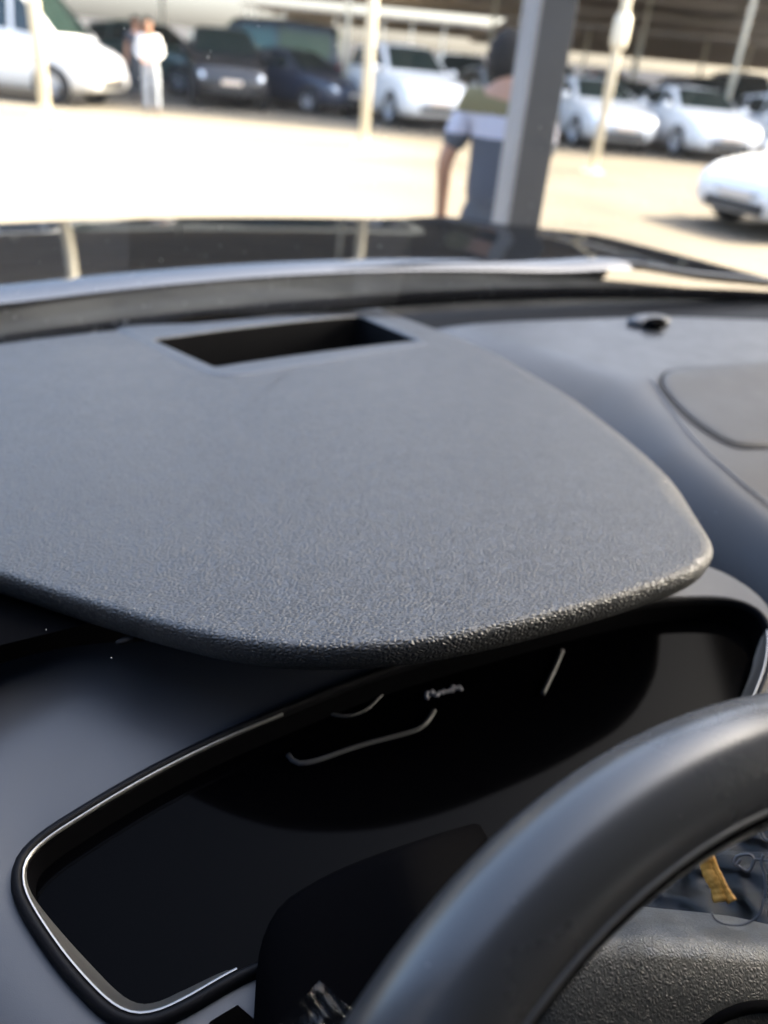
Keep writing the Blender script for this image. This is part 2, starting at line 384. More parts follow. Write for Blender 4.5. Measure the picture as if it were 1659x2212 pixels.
# roof, pillars, doors, floor: outside the view, they shape the light in the cabin
V = []
for i in range(14):
    x = CXC - .74 + 1.48 * i / 13; s = (x - CXC) / .74
    for j in range(14): V.append(car2w(x, .10 - .08 * s * s - 2.6 * j / 13, -.385 - .03 * math.sin(math.pi * j / 13) + .04 * s * s))
o = mesh('roof', V, grid_faces(14, 14), M['liner'], car, world_coords=True); m = o.modifiers.new('thick', 'SOLIDIFY'); m.thickness = .04
for s in (-1, 1):
    A = car2w(CXC + s * .87, .82, .33); B = car2w(CXC + s * .735, .0, -.36); Mid = car2w(CXC + s * .82, .42, -.03)
    mesh('windscreen_pillar', *tube_vf(catmull([A, Mid, B], 14), .035, 8), M['liner'], car, world_coords=True)
    V = []
    for j in range(12):
        y = .85 - 3.2 * j / 11
        for k, (dx, z) in enumerate(((.86, 1.02), (.93, .98), (.95, .7), (.92, .3), (.80, .28), (.84, .6), (.80, .95))): V.append(car2w(CXC + s * dx, y, CAM_Z - z))
    mesh('door_panel', V, grid_faces(12, 7, False, True), M['interior'], car, world_coords=True)
    for yy in (-.75, -2.3):
        mesh('side_pillar', *tube_vf([car2w(CXC + s * .88, yy, CAM_Z - 1.0), car2w(CXC + s * .74, yy + .05, -.36)], .06, 8), M['liner'], car, world_coords=True)
V = [car2w(x, y, h) for (x, y, h) in ((-.35, -2.5, .4), (1.45, -2.5, .4), (1.45, -2.35, 1.1), (-.35, -2.35, 1.1))]
mesh('tailgate', V, [(0, 1, 2, 3)], M['interior'], car, world_coords=True)
V = [car2w(x, y, h) for (x, y, h) in ((-.35, -2.5, 1.08), (1.45, -2.5, 1.08), (1.45, .9, 1.08), (-.35, .9, 1.08), (-.35, .95, .36), (1.45, .95, .36))]
mesh('cabin_floor', V, [(0, 1, 2, 3), (3, 2, 5, 4)], M['interior'], car, world_coords=True, smooth=False)
for s in (-1, 1):                      # unseen rear side and rear windows, made near opaque to darken the cabin
    V = [car2w(CXC + s * .87, -.80, .39), car2w(CXC + s * .87, -2.3, .39), car2w(CXC + s * .745, -2.3, -.36), car2w(CXC + s * .745, -.75, -.36)]
    mesh('rear_side_window', V, [(0, 1, 2, 3)], M['blockout'], car, world_coords=True)
for s in (-1, 1):  # unseen front windows; left pane darkened to hold back cabin light
    V = [car2w(CXC + s * .87, -.70, .39), car2w(CXC + s * .745, -.70, -.36), car2w(CXC + s * .745, -.02, -.36), car2w(CXC + s * .815, .36, -.06), car2w(CXC + s * .86, .70 if s < 0 else .30, .25), car2w(CXC + s * .87, .72 if s < 0 else .30, .39)]
    mesh('front_side_window', V, [(0, 1, 2, 3, 4, 5)], M['tint'] if s < 0 else M['glass'], car, world_coords=True)
V = [car2w(-.30, -2.5, .40), car2w(1.40, -2.5, .40), car2w(1.28, -2.4, -.36), car2w(-.18, -2.4, -.36)]
mesh('rear_window', V, [(0, 1, 2, 3)], M['blockout'], car, world_coords=True)
for cx in (.2, .95):                   # front seats behind the viewer
    parts = []
    for k in range(1): pass
    V = []
    for i in range(12):
        for j in range(8):
            u = i / 11; v = j / 7 - .5
            prof = catmull([(-.25, .80), (-.62, .84), (-.72, .72), (-.84, .30), (-.92, .02), (-.95, -.12)], 12)[i]
            V.append(car2w(cx + v * .5 * (1 - .25 * max(0, u - .7)), prof[0] + .05 * (2 * v) ** 2, prof[1]))
    o = mesh('seat', V, grid_faces(12, 8), M['interior'], car, world_coords=True); m = o.modifiers.new('thick', 'SOLIDIFY'); m.thickness = .1; m.offset = 0
for (wx, wy) in ((-.30, 1.35), (1.40, 1.35), (-.30, -1.4), (1.40, -1.4)):
    v, f = lathe_vf([(.20, -.11), (.34, -.11), (.365, -.06), (.365, .06), (.34, .11), (.20, .11)], 24)
    c = Vector(car2w(wx, wy, CAM_Z - .365)); V = []
    for p in v:
        V.append((c.x + p[0] * -_sy + p[1] * _cy, c.y + p[0] * _cy + p[1] * _sy, c.z + p[2]))
    mesh('wheel', V, f, M['tyre'], car, world_coords=True)

# ------------------------------------------------------------------ dashboard
dash = empty('dashboard', (0, 0, 0))
tag(dash, 'charcoal grey dashboard with a grained instrument hood and an empty rectangular recess', 'dashboard')
def hood_h(x, y): return .243 + .052 * (y - .25) / .65 + .10 * (x - .22) ** 2
front_px = [(0, 1238), (200, 1302), (400, 1358), (550, 1386), (700, 1396), (900, 1384), (1100, 1348), (1300, 1296), (1420, 1258), (1505, 1225), (1548, 1190)]
right_px = [(1553, 1152), (1515, 1080), (1452, 1002), (1322, 903), (1170, 808), (1018, 732), (912, 693), (836, 666)]
back_px = [(800, 655), (650, 672), (500, 690), (250, 712), (0, 742)]
front = [on_surface(u, v, hood_h) for u, v in front_px]
right = [on_surface(u, v, hood_h) for u, v in right_px]
back = [on_surface(u, v, hood_h) for u, v in back_px]
fx, fy = front[0]; bx, by = back[-1]
left = [(bx - .12, by - .03), (bx - .25, by - .12), (bx - .33, by - .28), on_surface(-420, 1110, hood_h), on_surface(-200, 1174, hood_h)]
outline = catmull(front + right + back + left, 420, closed=True)
N = len(outline)
tan = np.roll(outline, -1, 0) - np.roll(outline, 1, 0); tan /= np.linalg.norm(tan, axis=1, keepdims=True)
nrm = np.stack([tan[:, 1], -tan[:, 0]], 1)
area = .5 * np.sum(outline[:, 0] * np.roll(outline[:, 1], -1) - np.roll(outline[:, 0], -1) * outline[:, 1])
if area < 0: nrm = -nrm
for _ in range(6): nrm = (np.roll(nrm, 1, 0) + nrm * 2 + np.roll(nrm, -1, 0)) / 4
nrm /= np.linalg.norm(nrm, axis=1, keepdims=True)
cen = np.array([.22, .58])
# where along the outline does the side flow into the dash (right edge, rear part)?
wflow = np.zeros(N)
r1 = np.array(right[2]); r2 = np.array(back[0])
for i in range(N):
    p = outline[i]; t = np.dot(p - r1, r2 - r1) / np.dot(r2 - r1, r2 - r1); off = np.linalg.norm(p - (r1 + t * (r2 - r1)))
    if off < .12 and p[0] > .3: wflow[i] = sstep(.02, .30, t)
for _ in range(80): wflow = (np.roll(wflow, 1) + 2 * wflow + np.roll(wflow, -1)) / 4
wright = np.zeros(N); rpts = np.array(right)      # 1 along the whole right-hand edge, where the hood rolls over softly
for i in range(N):
    dmin = np.linalg.norm(rpts - outline[i], axis=1).min(); j_ = int(np.argmin(np.linalg.norm(rpts - outline[i], axis=1)))
    wright[i] = 1.0 if outline[i][0] > .30 and dmin < .07 and not (outline[i] @ np.array([0, 1.0]) < rpts[0][1] - .002) else 0.0
for _ in range(60): wright = (np.roll(wright, 1) + 2 * wright + np.roll(wright, -1)) / 4
inset = .0045 + .0235 * wright
NR = 130; V = [car2w(cen[0], cen[1], hood_h(*cen))]; rings = 0
for k in range(1, NR + 1):
    t = k / NR
    for i in range(N):
        p = cen + (outline[i] - nrm[i] * inset[i] - cen) * t
        V.append(car2w(p[0], p[1], hood_h(*p)))
# edge profile: outward offset, drop
lipA = [(-.0032, .0002), (-.0019, .0007), (-.0008, .0018), (-.0002, .0034), (0, .0065), (-.0008, .0120), (-.0028, .0170), (-.007, .0200), (-.014, .0212), (-.03, .0215), (-.07, .018)]
lipB = [(-.023, .0006), (-.017, .0018), (-.010, .0038), (-.003, .0068), (.004, .011), (.011, .0165), (.019, .0225), (.028, .029), (.038, .0355), (.050, .042), (.062, .046)]
lipC = [(-.024, .0004), (-.020, .0012), (-.0155, .0026), (-.011, .0046), (-.007, .0072), (-.0035, .0105), (-.001, .0145), (0, .019), (-.004, .0225), (-.02, .0235), (-.06, .020)]
for k in range(len(lipA)):
    for i in range(N):
        w = wflow[i] * wright[i]; c = wright[i] * (1 - wflow[i]); a_ = 1 - w - c; d = lipA[k][0] * a_ + lipB[k][0] * w + lipC[k][0] * c; dr = lipA[k][1] * a_ + lipB[k][1] * w + lipC[k][1] * c
        p = outline[i] + nrm[i] * d; q = outline[i] - nrm[i] * inset[i]
        V.append(car2w(p[0], p[1], hood_h(*q) + dr))
R = NR + len(lipA)
Fc = [(0, 1 + i, 1 + (i + 1) % N) for i in range(N)]
for k in range(R - 1):
    for i in range(N):
        a = 1 + k * N + i; b = 1 + k * N + (i + 1) % N; Fc.append((a, a + N, b + N, b))
# opening under the recess frame
hud_px = [(330, 733), (465, 793), (905, 735), (775, 681)]
hud_in = np.array([on_surface(u, v, hood_h) for u, v in hud_px])
hc = hud_in.mean(0)
def in_poly(p, poly):
    c = False; n = len(poly)
    for i in range(n):
        a, b = poly[i], poly[(i + 1) % n]
        if (a[1] > p[1]) != (b[1] > p[1]) and p[0] < (b[0] - a[0]) * (p[1] - a[1]) / (b[1] - a[1]) + a[0]: c = not c
    return c
outer_px = [(262, 706), (300, 735), (380, 778), (440, 805), (470, 813), (520, 812), (700, 784), (900, 748), (925, 738), (900, 718), (850, 690), (820, 676), (770, 668), (500, 694)]
hud_out = np.array([on_surface(u, v, hood_h) for u, v in outer_px])
VV = np.array(V); car_xy = np.stack([VV[:, 0] * _cy + VV[:, 1] * _sy, -VV[:, 0] * _sy + VV[:, 1] * _cy], 1)
shr = hc + (hud_out - hc) * .93; opn = hc + (hud_in - hc) * 1.01; touch = np.zeros(len(V), bool)
inside = np.zeros(len(V), bool)
for i in np.nonzero((np.abs(car_xy - hc) < .25).all(1))[0]: inside[i] = in_poly(car_xy[i], shr); touch[i] = in_poly(car_xy[i], opn)
Fc = [f for f in Fc if not (all(inside[j] for j in f) or any(touch[j] for j in f))]
hood = mesh('instrument_hood', V, Fc, M['hood'], dash, world_coords=True); fix_normals(hood)
fl = []
for k in range(90):
    x, y = rng.uniform(0, .5), rng.uniform(.26, .68); r = rng.uniform(.00010, .00026); c = car2w(x, y, hood_h(x, y) - r * .3)
    fl.append(ellip_vf(c, (r * rng.uniform(1, 2.2), r, r * .6), 6, 4))
tag(mesh('dust', *merge_vf(fl), M['dust'], hood, world_coords=True), kind='stuff')
# recess frame: a flush bezel with a groove round it, opening and dark walls below
NO = 240
def ray_poly(poly, ang):
    d = np.array([math.cos(ang), math.sin(ang)]); best = .05
    for i in range(len(poly)):
        p, q = poly[i] - hc, poly[(i + 1) % len(poly)] - hc; e = q - p; den = d[0] * e[1] - d[1] * e[0]
        if abs(den) < 1e-12: continue
        t = (p[0] * e[1] - p[1] * e[0]) / den; k = (p[0] * d[1] - p[1] * d[0]) / den
        if t > 0 and -1e-9 <= k <= 1 + 1e-9: best = t
    return hc + d * best
def rounded(corners, rad):
    pts = []; m = len(corners)
    for i in range(m):
        p, a, b = corners[i], corners[i - 1], corners[(i + 1) % m]
        da = (a - p) / np.linalg.norm(a - p); db = (b - p) / np.linalg.norm(b - p); q0 = p + da * rad; q1 = p + db * rad
        for k in range(7): t = k / 6; pts.append((1 - t) ** 2 * q0 + 2 * t * (1 - t) * p + t * t * q1)
    return np.array(pts)
inner_poly = rounded(list(hud_in), .006); outer_poly = catmull(hud_out, 200, closed=True)
angs = np.unique(np.r_[np.linspace(-math.pi, math.pi, NO - len(inner_poly) + 1)[:-1], [math.atan2(*(p - hc)[::-1]) for p in inner_poly]])
NO = len(angs)
outc = np.array([ray_poly(outer_poly, a_) for a_ in angs]); inc = np.array([ray_poly(inner_poly, a_) for a_ in angs])
dirs = outc - hc; dirs /= np.linalg.norm(dirs, axis=1, keepdims=True)
loops = []
def lp(P, dh): loops.append([car2w(p[0], p[1], hood_h(*p) + dh) for p in P])
lp(outc + dirs * .0006, .004); lp(outc, .0012); lp(outc - dirs * .0014, -.0002)
for t in (.2, .5, .8): lp(outc + (inc - outc) * t, -.0003)
ii = inc - hc; ii /= np.linalg.norm(ii, axis=1, keepdims=True)
lp(inc + ii * .002, -.0002); lp(inc + ii * .0006, .0002); lp(inc, .002); 
mesh('recess_frame', [p for l in loops for p in l], grid_faces(len(loops), NO, False, True), M['dash'], dash, world_coords=True)
loops = []; lp(inc, .0022)
for dh, sc in ((.02, .98), (.07, .95), (.15, .93)): lp(hc + (inc - hc) * sc, dh)
v = [p for l in loops for p in l]; f = grid_faces(len(loops), NO, False, True) + [tuple(range((len(loops) - 1) * NO, len(loops) * NO))]
mesh('projector_recess', v, f, M['recess'], dash, world_coords=True)
# dash top to the right, with the valley beside the hood and the central ridge
rid_px = [(1405, 818), (1440, 872), (1500, 950), (1580, 1024), (1659, 1088), (1760, 1165)]
rid = np.array([w2car(at_h(u, v, .302 + .01 * k)) for k, (u, v) in enumerate(rid_px)])
def rid_x(y): return np.interp(y, rid[::-1, 1], rid[::-1, 0])
def rid_hh(y): return np.interp(y, rid[::-1, 1], (.302 + .01 * np.arange(len(rid_px)))[::-1])
def dash_h(x, y):
    xr = rid_x(y); hr = rid_hh(y) if y < rid[0, 1] else .302
    hr = hr + .0 * y
    if y > rid[0, 1]: xr = rid[0, 0] + (y - rid[0, 1]) * -.35
    top = hr + .02 * max(0, x - xr)
    if y < .45: top += .35 * (.45 - y) ** 2
    dv = .010 + .06 * sstep(.9, .50, y) + .22 * sstep(.60, .22, y)
    if x < xr:
        s = (xr - x) / .22
        return hr + dv * sstep(0, 1.0, s)
    return top
edge_px = [(700, 735), (940, 712), (1100, 701), (1290, 690), (1400, 686), (1659, 686), (1900, 690)]
edge = [w2car(at_h(u, v, .305)) for u, v in edge_px]
ex = np.array([e[0] for e in edge]); ey = np.array([e[1] for e in edge])
nx, ny = 90, 80; V = []
for i in range(nx):
    x = .42 + 1.0 * i / (nx - 1); xn = x; y1 = float(np.interp(x, ex, ey)) if x < ex[-1] else ey[-1] - .1 * (x - ex[-1])
    y1 = min(y1, wb_y(x) - .015)
    x = .575 + .845 * i / (nx - 1); V.append(car2w(x, y1 + .003, dash_h(x, y1) + .03)); V.append(car2w(x, y1 + .0015, dash_h(x, y1) + .004))
    for j in range(ny):
        y = y1 - (y1 + .05) * (j / (ny - 1)); xl = .42 + .155 * sstep(.50, .66, y); x = xl + (1.42 - xl) * i / (nx - 1); V.append(car2w(x, y, dash_h(x, y)))
dt = mesh('dash_top', V, grid_faces(nx, ny + 2), M['dash'], dash, world_coords=True); fix_normals(dt)
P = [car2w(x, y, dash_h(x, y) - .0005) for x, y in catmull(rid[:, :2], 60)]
mesh('ridge_seam_highlight', *tube_vf(P, .0010, 8), M['bead_light'], dt, world_coords=True)  # pale bead stands in for the crease highlight along the ridge seam
# speaker cover in a groove
sp_px = [(1425, 833), (1432, 808), (1470, 799), (1560, 791), (1659, 786), (1800, 785), (1900, 830), (1880, 900), (1800, 948), (1700, 963), (1620, 968), (1570, 958), (1500, 915), (1450, 868)]
spk = catmull([on_surface(u, v, dash_h, .3) for u, v in sp_px], 120, closed=True); sc_ = spk.mean(0)
loops = []
for sc, dh in ((1.012, -.0016), (1.0, -.0022), (.992, -.0004), (.985, .0000), (.978, -.0022), (.965, -.0032), (.9, -.0034), (.6, -.0036), (.3, -.0036), (.02, -.0036)):
    loops.append([car2w(p[0], p[1], dash_h(max(p[0], rid_x(p[1]) + .001), p[1]) + dh) for p in (sc_ + (spk - sc_) * sc)])
o = mesh('speaker_cover', [p for l in loops for p in l], grid_faces(len(loops), 120, False, True), M['speaker'], dash, world_coords=True); fix_normals(o)
gl = [car2w(p[0], p[1], dash_h(max(p[0], rid_x(p[1]) + .001), p[1]) - .0012) for p in (sc_ + (spk - sc_) * .984)]
mesh('cover_groove', *tube_vf(gl, .0014, 6, closed=True), M['deep'], o, world_coords=True)
# light sensor by the windscreen
def dome(name, u, v, h, rx, ry, rz, mt, par):
    q = at_h(u, v, h); v_, f_ = ellip_vf((0, 0, 0), (rx, ry, rz), 20, 11)
    return mesh(name, [(q[0] + p[0] * _cy - p[1] * _sy, q[1] + p[0] * _sy + p[1] * _cy, q[2] + CAM_Z + p[2]) for p in v_], f_, mt, par, world_coords=True)
s_ = dome('light_sensor', 1402, 693, .302, .042, .020, .009, M['dash'], dash)
dome('sensor_lens', 1416, 699, .298, .020, .012, .008, M['lens'], s_)
# channel between dash and glass
V = []
for i in range(60):
    x = .575 + .825 * i / 59; y1 = float(np.interp(x, ex, ey)); y1 = min(y1, wb_y(x) - .015)
    for y, h in ((y1 - .03, .345), (y1 + .002, .333), (.5 * (y1 + wb_y(x)), .329), (wb_y(x) - .003, .322)): V.append(car2w(x, y, h))
mesh('defroster_channel', V, grid_faces(60, 4), M['charcoal'], dash, world_coords=True)
# instrument cluster: rim on a tilted plane
pA, pB, pC = at_d(700, 1480, .455), at_d(1600, 1330, .585), at_d(300, 2190, .375)
cn = np.cross(pB - pA, pC - pA); cn /= np.linalg.norm(cn)
if np.dot(cn, -pA) < 0: cn = -cn          # towards the viewer
rim_px = [(47, 1895), (54, 1858), (85, 1822), (150, 1776), (300, 1686), (450, 1609), (605, 1542), (830, 1455), (1100, 1376), (1330, 1318), (1450, 1300), (1560, 1298), (1622, 1314), (1654, 1348), (1660, 1400), (1640, 1480),
          (1560, 1640), (1420, 1780), (1200, 1900), (900, 2000), (700, 2040), (600, 2062), (510, 2098), (400, 2160), (335, 2188), (280, 2190), (225, 2158), (150, 2078), (90, 1995), (56, 1935)]
rim = catmull([on_plane(u, v, pA, cn) for u, v in rim_px], 260, closed=True); rc = rim.mean(0)
rt_ = np.roll(rim, -1, 0) - np.roll(rim, 1, 0); rt_ /= np.linalg.norm(rt_, axis=1, keepdims=True)
ro = np.cross(rt_, cn); ro = np.where((np.einsum('ij,ij->i', ro, rim - rc) < 0)[:, None], -ro, ro)
for _ in range(10): ro = (np.roll(ro, 1, 0) + 2 * ro + np.roll(ro, -1, 0)) / 4
ro /= np.linalg.norm(ro, axis=1, keepdims=True)
def loopset(spec): return [rel2w(p) for off, dep in spec for p in (rim + ro * off + cn * dep)]
clus = mesh('cluster_rim', loopset([(-.0005, -.004), (0, 0), (.0008, .0012), (.0022, .0014), (.0040, .0006), (.0048, -.002), (.0048, -.006)]), grid_faces(7, 260, False, True), M['rimlip'], dash, world_coords=True)

rim_uv = np.stack([W / 2 + F * (rim @ _rt) / (rim @ _fw), H / 2 - F * (rim @ _up) / (rim @ _fw)], 1)
def ridx(u, v): return int(np.argmin(((rim_uv - (u, v)) ** 2).sum(1)))
def rim_range(a, b):
    i, j = ridx(*a), ridx(*b); fwd = [(i + k) % 260 for k in range((j - i) % 260 + 1)]; bwd = [(i - k) % 260 for k in range((i - j) % 260 + 1)]
    return fwd if len(fwd) < len(bwd) else bwd
for a, b in (((605, 1542), (280, 2190)), ((1655, 1360), (1560, 1640))):
    idx = rim_range(a, b)
    if a[0] == 605: idx = idx + [q for q in rim_range((280, 2190), (510, 2098))][1:]
    V = []; n = len(idx)
    for q, k in enumerate(idx):
        e = min(1, min(q, n - 1 - q) / 6) ** .5
        if a[0] == 605: e *= sstep(1850, 2120, rim_uv[k][1])
        for off, dep in ((-.0003, .0007), (-.0011, .0008), (-.0013, -.0006), (-.0014 - .0046 * e, -.001 - .0048 * e)): V.append(rel2w(rim[k] + ro[k] * off + cn * dep))
    mesh('trim_strip', V, grid_faces(n, 4), M['trim'], clus, world_coords=True)
# inner walls and face of the cluster
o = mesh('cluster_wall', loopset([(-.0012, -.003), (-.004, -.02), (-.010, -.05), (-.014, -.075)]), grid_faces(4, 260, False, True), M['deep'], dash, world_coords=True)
fc = [(rc + (rim[k] - rc) * .992 - cn * .016) for k in range(260)]
lens = mesh('cluster_lens', [rel2w(p) for p in fc] + [rel2w(rc - cn * .016)], [(k, (k + 1) % 260, 260) for k in range(260)], M['lens'], dash, world_coords=True, smooth=False)
fp = rc - cn * .0154
def on_face(u, v): return on_plane(u, v, fp, cn)
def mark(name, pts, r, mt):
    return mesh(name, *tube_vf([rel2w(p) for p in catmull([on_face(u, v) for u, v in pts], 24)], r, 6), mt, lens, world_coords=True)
mark('reflection_arc', [(692, 1528), (715, 1542), (755, 1546), (795, 1530), (832, 1492)], .0011, M['graymark'])  # faint reflections in the lens, built as thin dim grey tubes
mark('reflection_bar', [(622, 1630), (640, 1648), (680, 1644), (780, 1610), (890, 1580), (920, 1562), (938, 1534)], .0016, M['graymark'])
mark('reflection_streak', [(1214, 1405), (1200, 1440), (1172, 1500)], .0016, M['graymark'])
mark('reflection_arc', [(1535, 1303 + 14), (1580, 1322), (1625, 1345)], .0011, M['graymark'])
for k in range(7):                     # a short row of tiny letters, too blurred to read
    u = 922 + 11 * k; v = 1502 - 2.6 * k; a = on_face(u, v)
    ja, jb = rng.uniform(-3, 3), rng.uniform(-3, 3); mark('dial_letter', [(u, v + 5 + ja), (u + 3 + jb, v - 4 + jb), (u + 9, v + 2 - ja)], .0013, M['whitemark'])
# slate surround panel that wraps the rim
vdir = np.array([0, 0, 1.0]); V = []; nl = 26
upv = np.array([-_sy, _cy, 0.0]); leftv = np.array([-_cy, -_sy, 0.0])
for j in range(nl):
    t = j / (nl - 1)
    for k in range(260):
        o_ = ro[k]; lw = max(0, np.dot(o_, leftv)); tw = max(0, np.dot(o_, cn * 0 + vdir))
        dn = max(0, -o_[2]); wd = .006 + .016 * min(1, tw * 4) + .30 * lw * (1 - .75 * dn) + .26 * tw * (1 - .75 * max(0, -np.dot(o_, leftv))); r_m = wd * t; bow = .010 * math.sin(math.pi * .5 * min(1, r_m / .08))
        dep = -.004 + bow * (lw + tw) * (1 - dn) - 22.0 * max(0, lw - tw * 1.2) * max(0, r_m - .045) ** 2 - 60.0 * dn * max(0, r_m - .004) ** 2 - .5 * tw * max(0, r_m - .06) ** 2
        V.append(rel2w(rim[k] + o_ * (.0045 + wd * t) + cn * dep))
sur = mesh('instrument_surround', V, grid_faces(nl, 260, False, True), M['panel'], dash, world_coords=True); fix_normals(sur)
# under the hood: dark lining between hood and surround
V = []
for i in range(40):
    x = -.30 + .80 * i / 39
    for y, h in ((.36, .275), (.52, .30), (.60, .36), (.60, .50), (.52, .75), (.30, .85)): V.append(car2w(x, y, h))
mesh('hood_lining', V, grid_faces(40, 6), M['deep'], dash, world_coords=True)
dome('hood_clip', 270, 1384, .268, .005, .0022, .0016, M['rimlip'], dash)
# lower dash below the cluster
V = []
for i in range(30):
    x = -.34 + 1.7 * i / 29
    for y, h in ((.42, .44), (.36, .50), (.33, .60), (.36, .85), (.5, 1.0)): V.append(car2w(x, y, h))
mesh('lower_dash', V, grid_faces(30, 5), M['interior'], dash, world_coords=True)

# ------------------------------------------------------------------ steering wheel
WC = np.array([.1657, .0761, -.3256]); RAKE, WY, TR, RR = .6544, .4350, .0191, .185
ax = np.array([math.sin(WY) * math.cos(RAKE), -math.cos(WY) * math.cos(RAKE), math.sin(RAKE)])
e1 = np.cross([0, 0, 1], ax); e1 /= np.linalg.norm(e1); e2 = np.cross(ax, e1)
def wp(a, b, c=0): return rel2w(WC + e1 * a + e2 * b + ax * c)
sw = empty('steering_wheel', wp(0, 0, 0))
tag(sw, 'smooth grey-black leather steering wheel in front of the dashboard', 'steering wheel')
V = []; nt_, ns = 160, 28
for i in range(nt_):
    t = 2 * math.pi * i / nt_
    for k in range(ns):
        s = 2 * math.pi * k / ns; q = RR + TR * 1.0 * math.cos(s); V.append(wp(q * math.cos(t), q * math.sin(t), TR * .98 * math.sin(s)))
rimo = mesh('rim', V, grid_faces(nt_, ns, True, True), M['wheel'], sw, world_coords=True)
for nm, ang, r_, mt in (('rim_seam_highlight', 115, .0010, 'bead'), ('rim_groove', 122, .0012, 'deep')):  # paler bead paints the highlight beside the dark rim groove
    P = []; ang = math.radians(ang)
    for i in range(160):
        t = 2 * math.pi * i / 160; q = RR + TR * math.cos(ang); P.append(wp(q * math.cos(t), q * math.sin(t), TR * .98 * math.sin(ang)))
    mesh(nm, *tube_vf(P, r_, 6, closed=True), M[mt], rimo, world_coords=True)
fl = []
for k in range(9):
    t = rng.uniform(1.3, 2.6); s_a = rng.uniform(.3, 2.0); q = RR + TR * math.cos(s_a); r = rng.uniform(.00008, .00018)
    fl.append(ellip_vf(wp(q * math.cos(t), q * math.sin(t), TR * .98 * math.sin(s_a)), (r, r * rng.uniform(1, 2), r), 6, 4))
tag(mesh('dust', *merge_vf(fl), M['dust'], rimo, world_coords=True), kind='stuff')
# hub pad (the wheel is turned a little), dished below the rim
HT = math.radians(-21)
def hp_(a, b, c): return wp(a * math.cos(HT) - b * math.sin(HT), a * math.sin(HT) + b * math.cos(HT), c - .072)
hubp = catmull([(-.100, .072), (-.092, .095), (-.05, .103), (0, .104), (.05, .103), (.092, .095), (.100, .072), (.094, 0), (.06, -.075), (0, -.092), (-.06, -.075), (-.094, 0)], 120, closed=True)
V = []
prof = [(.99, -.035), (1.0, -.004), (.992, .004), (.975, .0085), (.93, .0115), (.8, .0145), (.55, .0175), (.3, .019), (.02, .0195)]
for sc, c in prof:
    for p in hubp: V.append(hp_(p[0] * sc, p[1] * sc, c))
hub = mesh('hub_pad', V, grid_faces(len(prof), 120, False, True) + [tuple(range((len(prof) - 1) * 120, len(prof) * 120))], M['pad'], sw, world_coords=True); fix_normals(hub)
P = [hp_(.012 + .058 * math.cos(t), .028 + .056 * math.sin(t), .0150) for t in np.linspace(0, 2 * math.pi, 80)[:-1]]
mesh('emblem_groove', *tube_vf(P, .0022, 8, closed=True), M['deep'], hub, world_coords=True)
for ang in (180, 0, -90):
    V = []; a0 = math.radians(ang); ca, sa = math.cos(a0), math.sin(a0)
    for i in range(14):
        u = i / 13; q = .080 + (.180 - .080) * u; hw = .028 - .008 * math.sin(math.pi * u); cc = .072 * u ** 1.5 - .004
        for b, c in ((hw, -.014), (hw, .002), (hw * .4, .007), (-hw * .4, .007), (-hw, .002), (-hw, -.014)): V.append(hp_(ca * q - sa * b, sa * q + ca * b, c + cc))
    mesh('spoke', V, grid_faces(14, 6, False, True), M['interior'], sw, world_coords=True)
# column cover behind the wheel
edge_ = catmull([(540, 2420), (548, 2200), (562, 2050), (600, 1965), (660, 1918), (760, 1868), (900, 1818), (1040, 1775), (1200, 1745), (1420, 1740), (1640, 1790), (1800, 1900)], 50)
V = []
for u, v in edge_:
    for dd, du, dv in ((.50, 0, -4), (.42, 0, -2), (.372, 0, 0), (.366, 3, 6), (.362, 14, 30), (.352, 60, 200), (.345, 120, 700)): V.append(rel2w(at_d(u + du, v + dv, dd + .16 * sstep(850, 1250, u))))
mesh('column_cover', V, grid_faces(50, 7), M['cover'], dash, world_coords=True)

# ------------------------------------------------------------------ plastic film and tie
def crumple(name, quad, dist, n, amp, seed, mt, parent=None):
    r_ = np.random.default_rng(seed); a, b, c, d = [np.array(q, float) for q in quad]; V = []
    kx = r_.normal(size=(14, 2)) * 7; ph = r_.uniform(0, 6.3, 14)
    for i in range(n):
        for j in range(n):
            u, v = i / (n - 1), j / (n - 1); px = (a * (1 - u) + b * u) * (1 - v) + (d * (1 - u) + c * u) * v
            z = sum(abs(math.sin(kx[k, 0] * u + kx[k, 1] * v + ph[k])) for k in range(14)) / 14 - .6
            dd = dist[0] * (1 - v) + dist[1] * v
            q = at_d(px[0], px[1], dd + amp * z * 4); V.append(rel2w(q))
    return mesh(name, V, grid_faces(n, n), mt, parent, smooth=True)
f1 = crumple('plastic_wrapper', [(690, 2118), (930, 2330), (760, 2400), (570, 2250)], (.335, .335), 40, .004, 3, M['film'])
tag(f1, 'small crumpled clear plastic wrapper below the instrument cluster, beside the wheel rim', 'wrapper')
f2 = crumple('plastic_bag', [(1440, 1700), (1780, 1690), (1800, 2085), (1330, 2060)], (.40, .34), 60, .006, 9, M['film'])
tag(f2, 'clear plastic bag with white printed symbols behind the steering wheel', 'bag')
def stroke(name, pts, r, mt, parent, dist=.335):
    return mesh(name, *tube_vf([rel2w(at_d(u, v, dist)) for u, v in catmull(pts, 30)], r, 6), mt, parent, world_coords=True)
stroke('printed_mark', [(1600, 1856), (1590, 1868), (1585, 1866), (1592, 1850), (1618, 1846), (1628, 1856), (1622, 1876), (1612, 1882), (1592, 1868)], .0005, M['print'], f2)
stroke('printed_mark', [(1650, 1846), (1645, 1862), (1652, 1890), (1655, 1920), (1654, 1940)], .0005, M['print'], f2)
stroke('printed_mark', [(1628, 1856), (1650, 1858), (1675, 1860)], .0004, M['print'], f2)
stroke('printed_mark', [(1640, 1790), (1652, 1812), (1668, 1816), (1690, 1806)], .0006, M['print'], f2)
stroke('bag_fold', [(1530, 1838), (1580, 1842), (1670, 1846)], .0005, M['film'], f2)
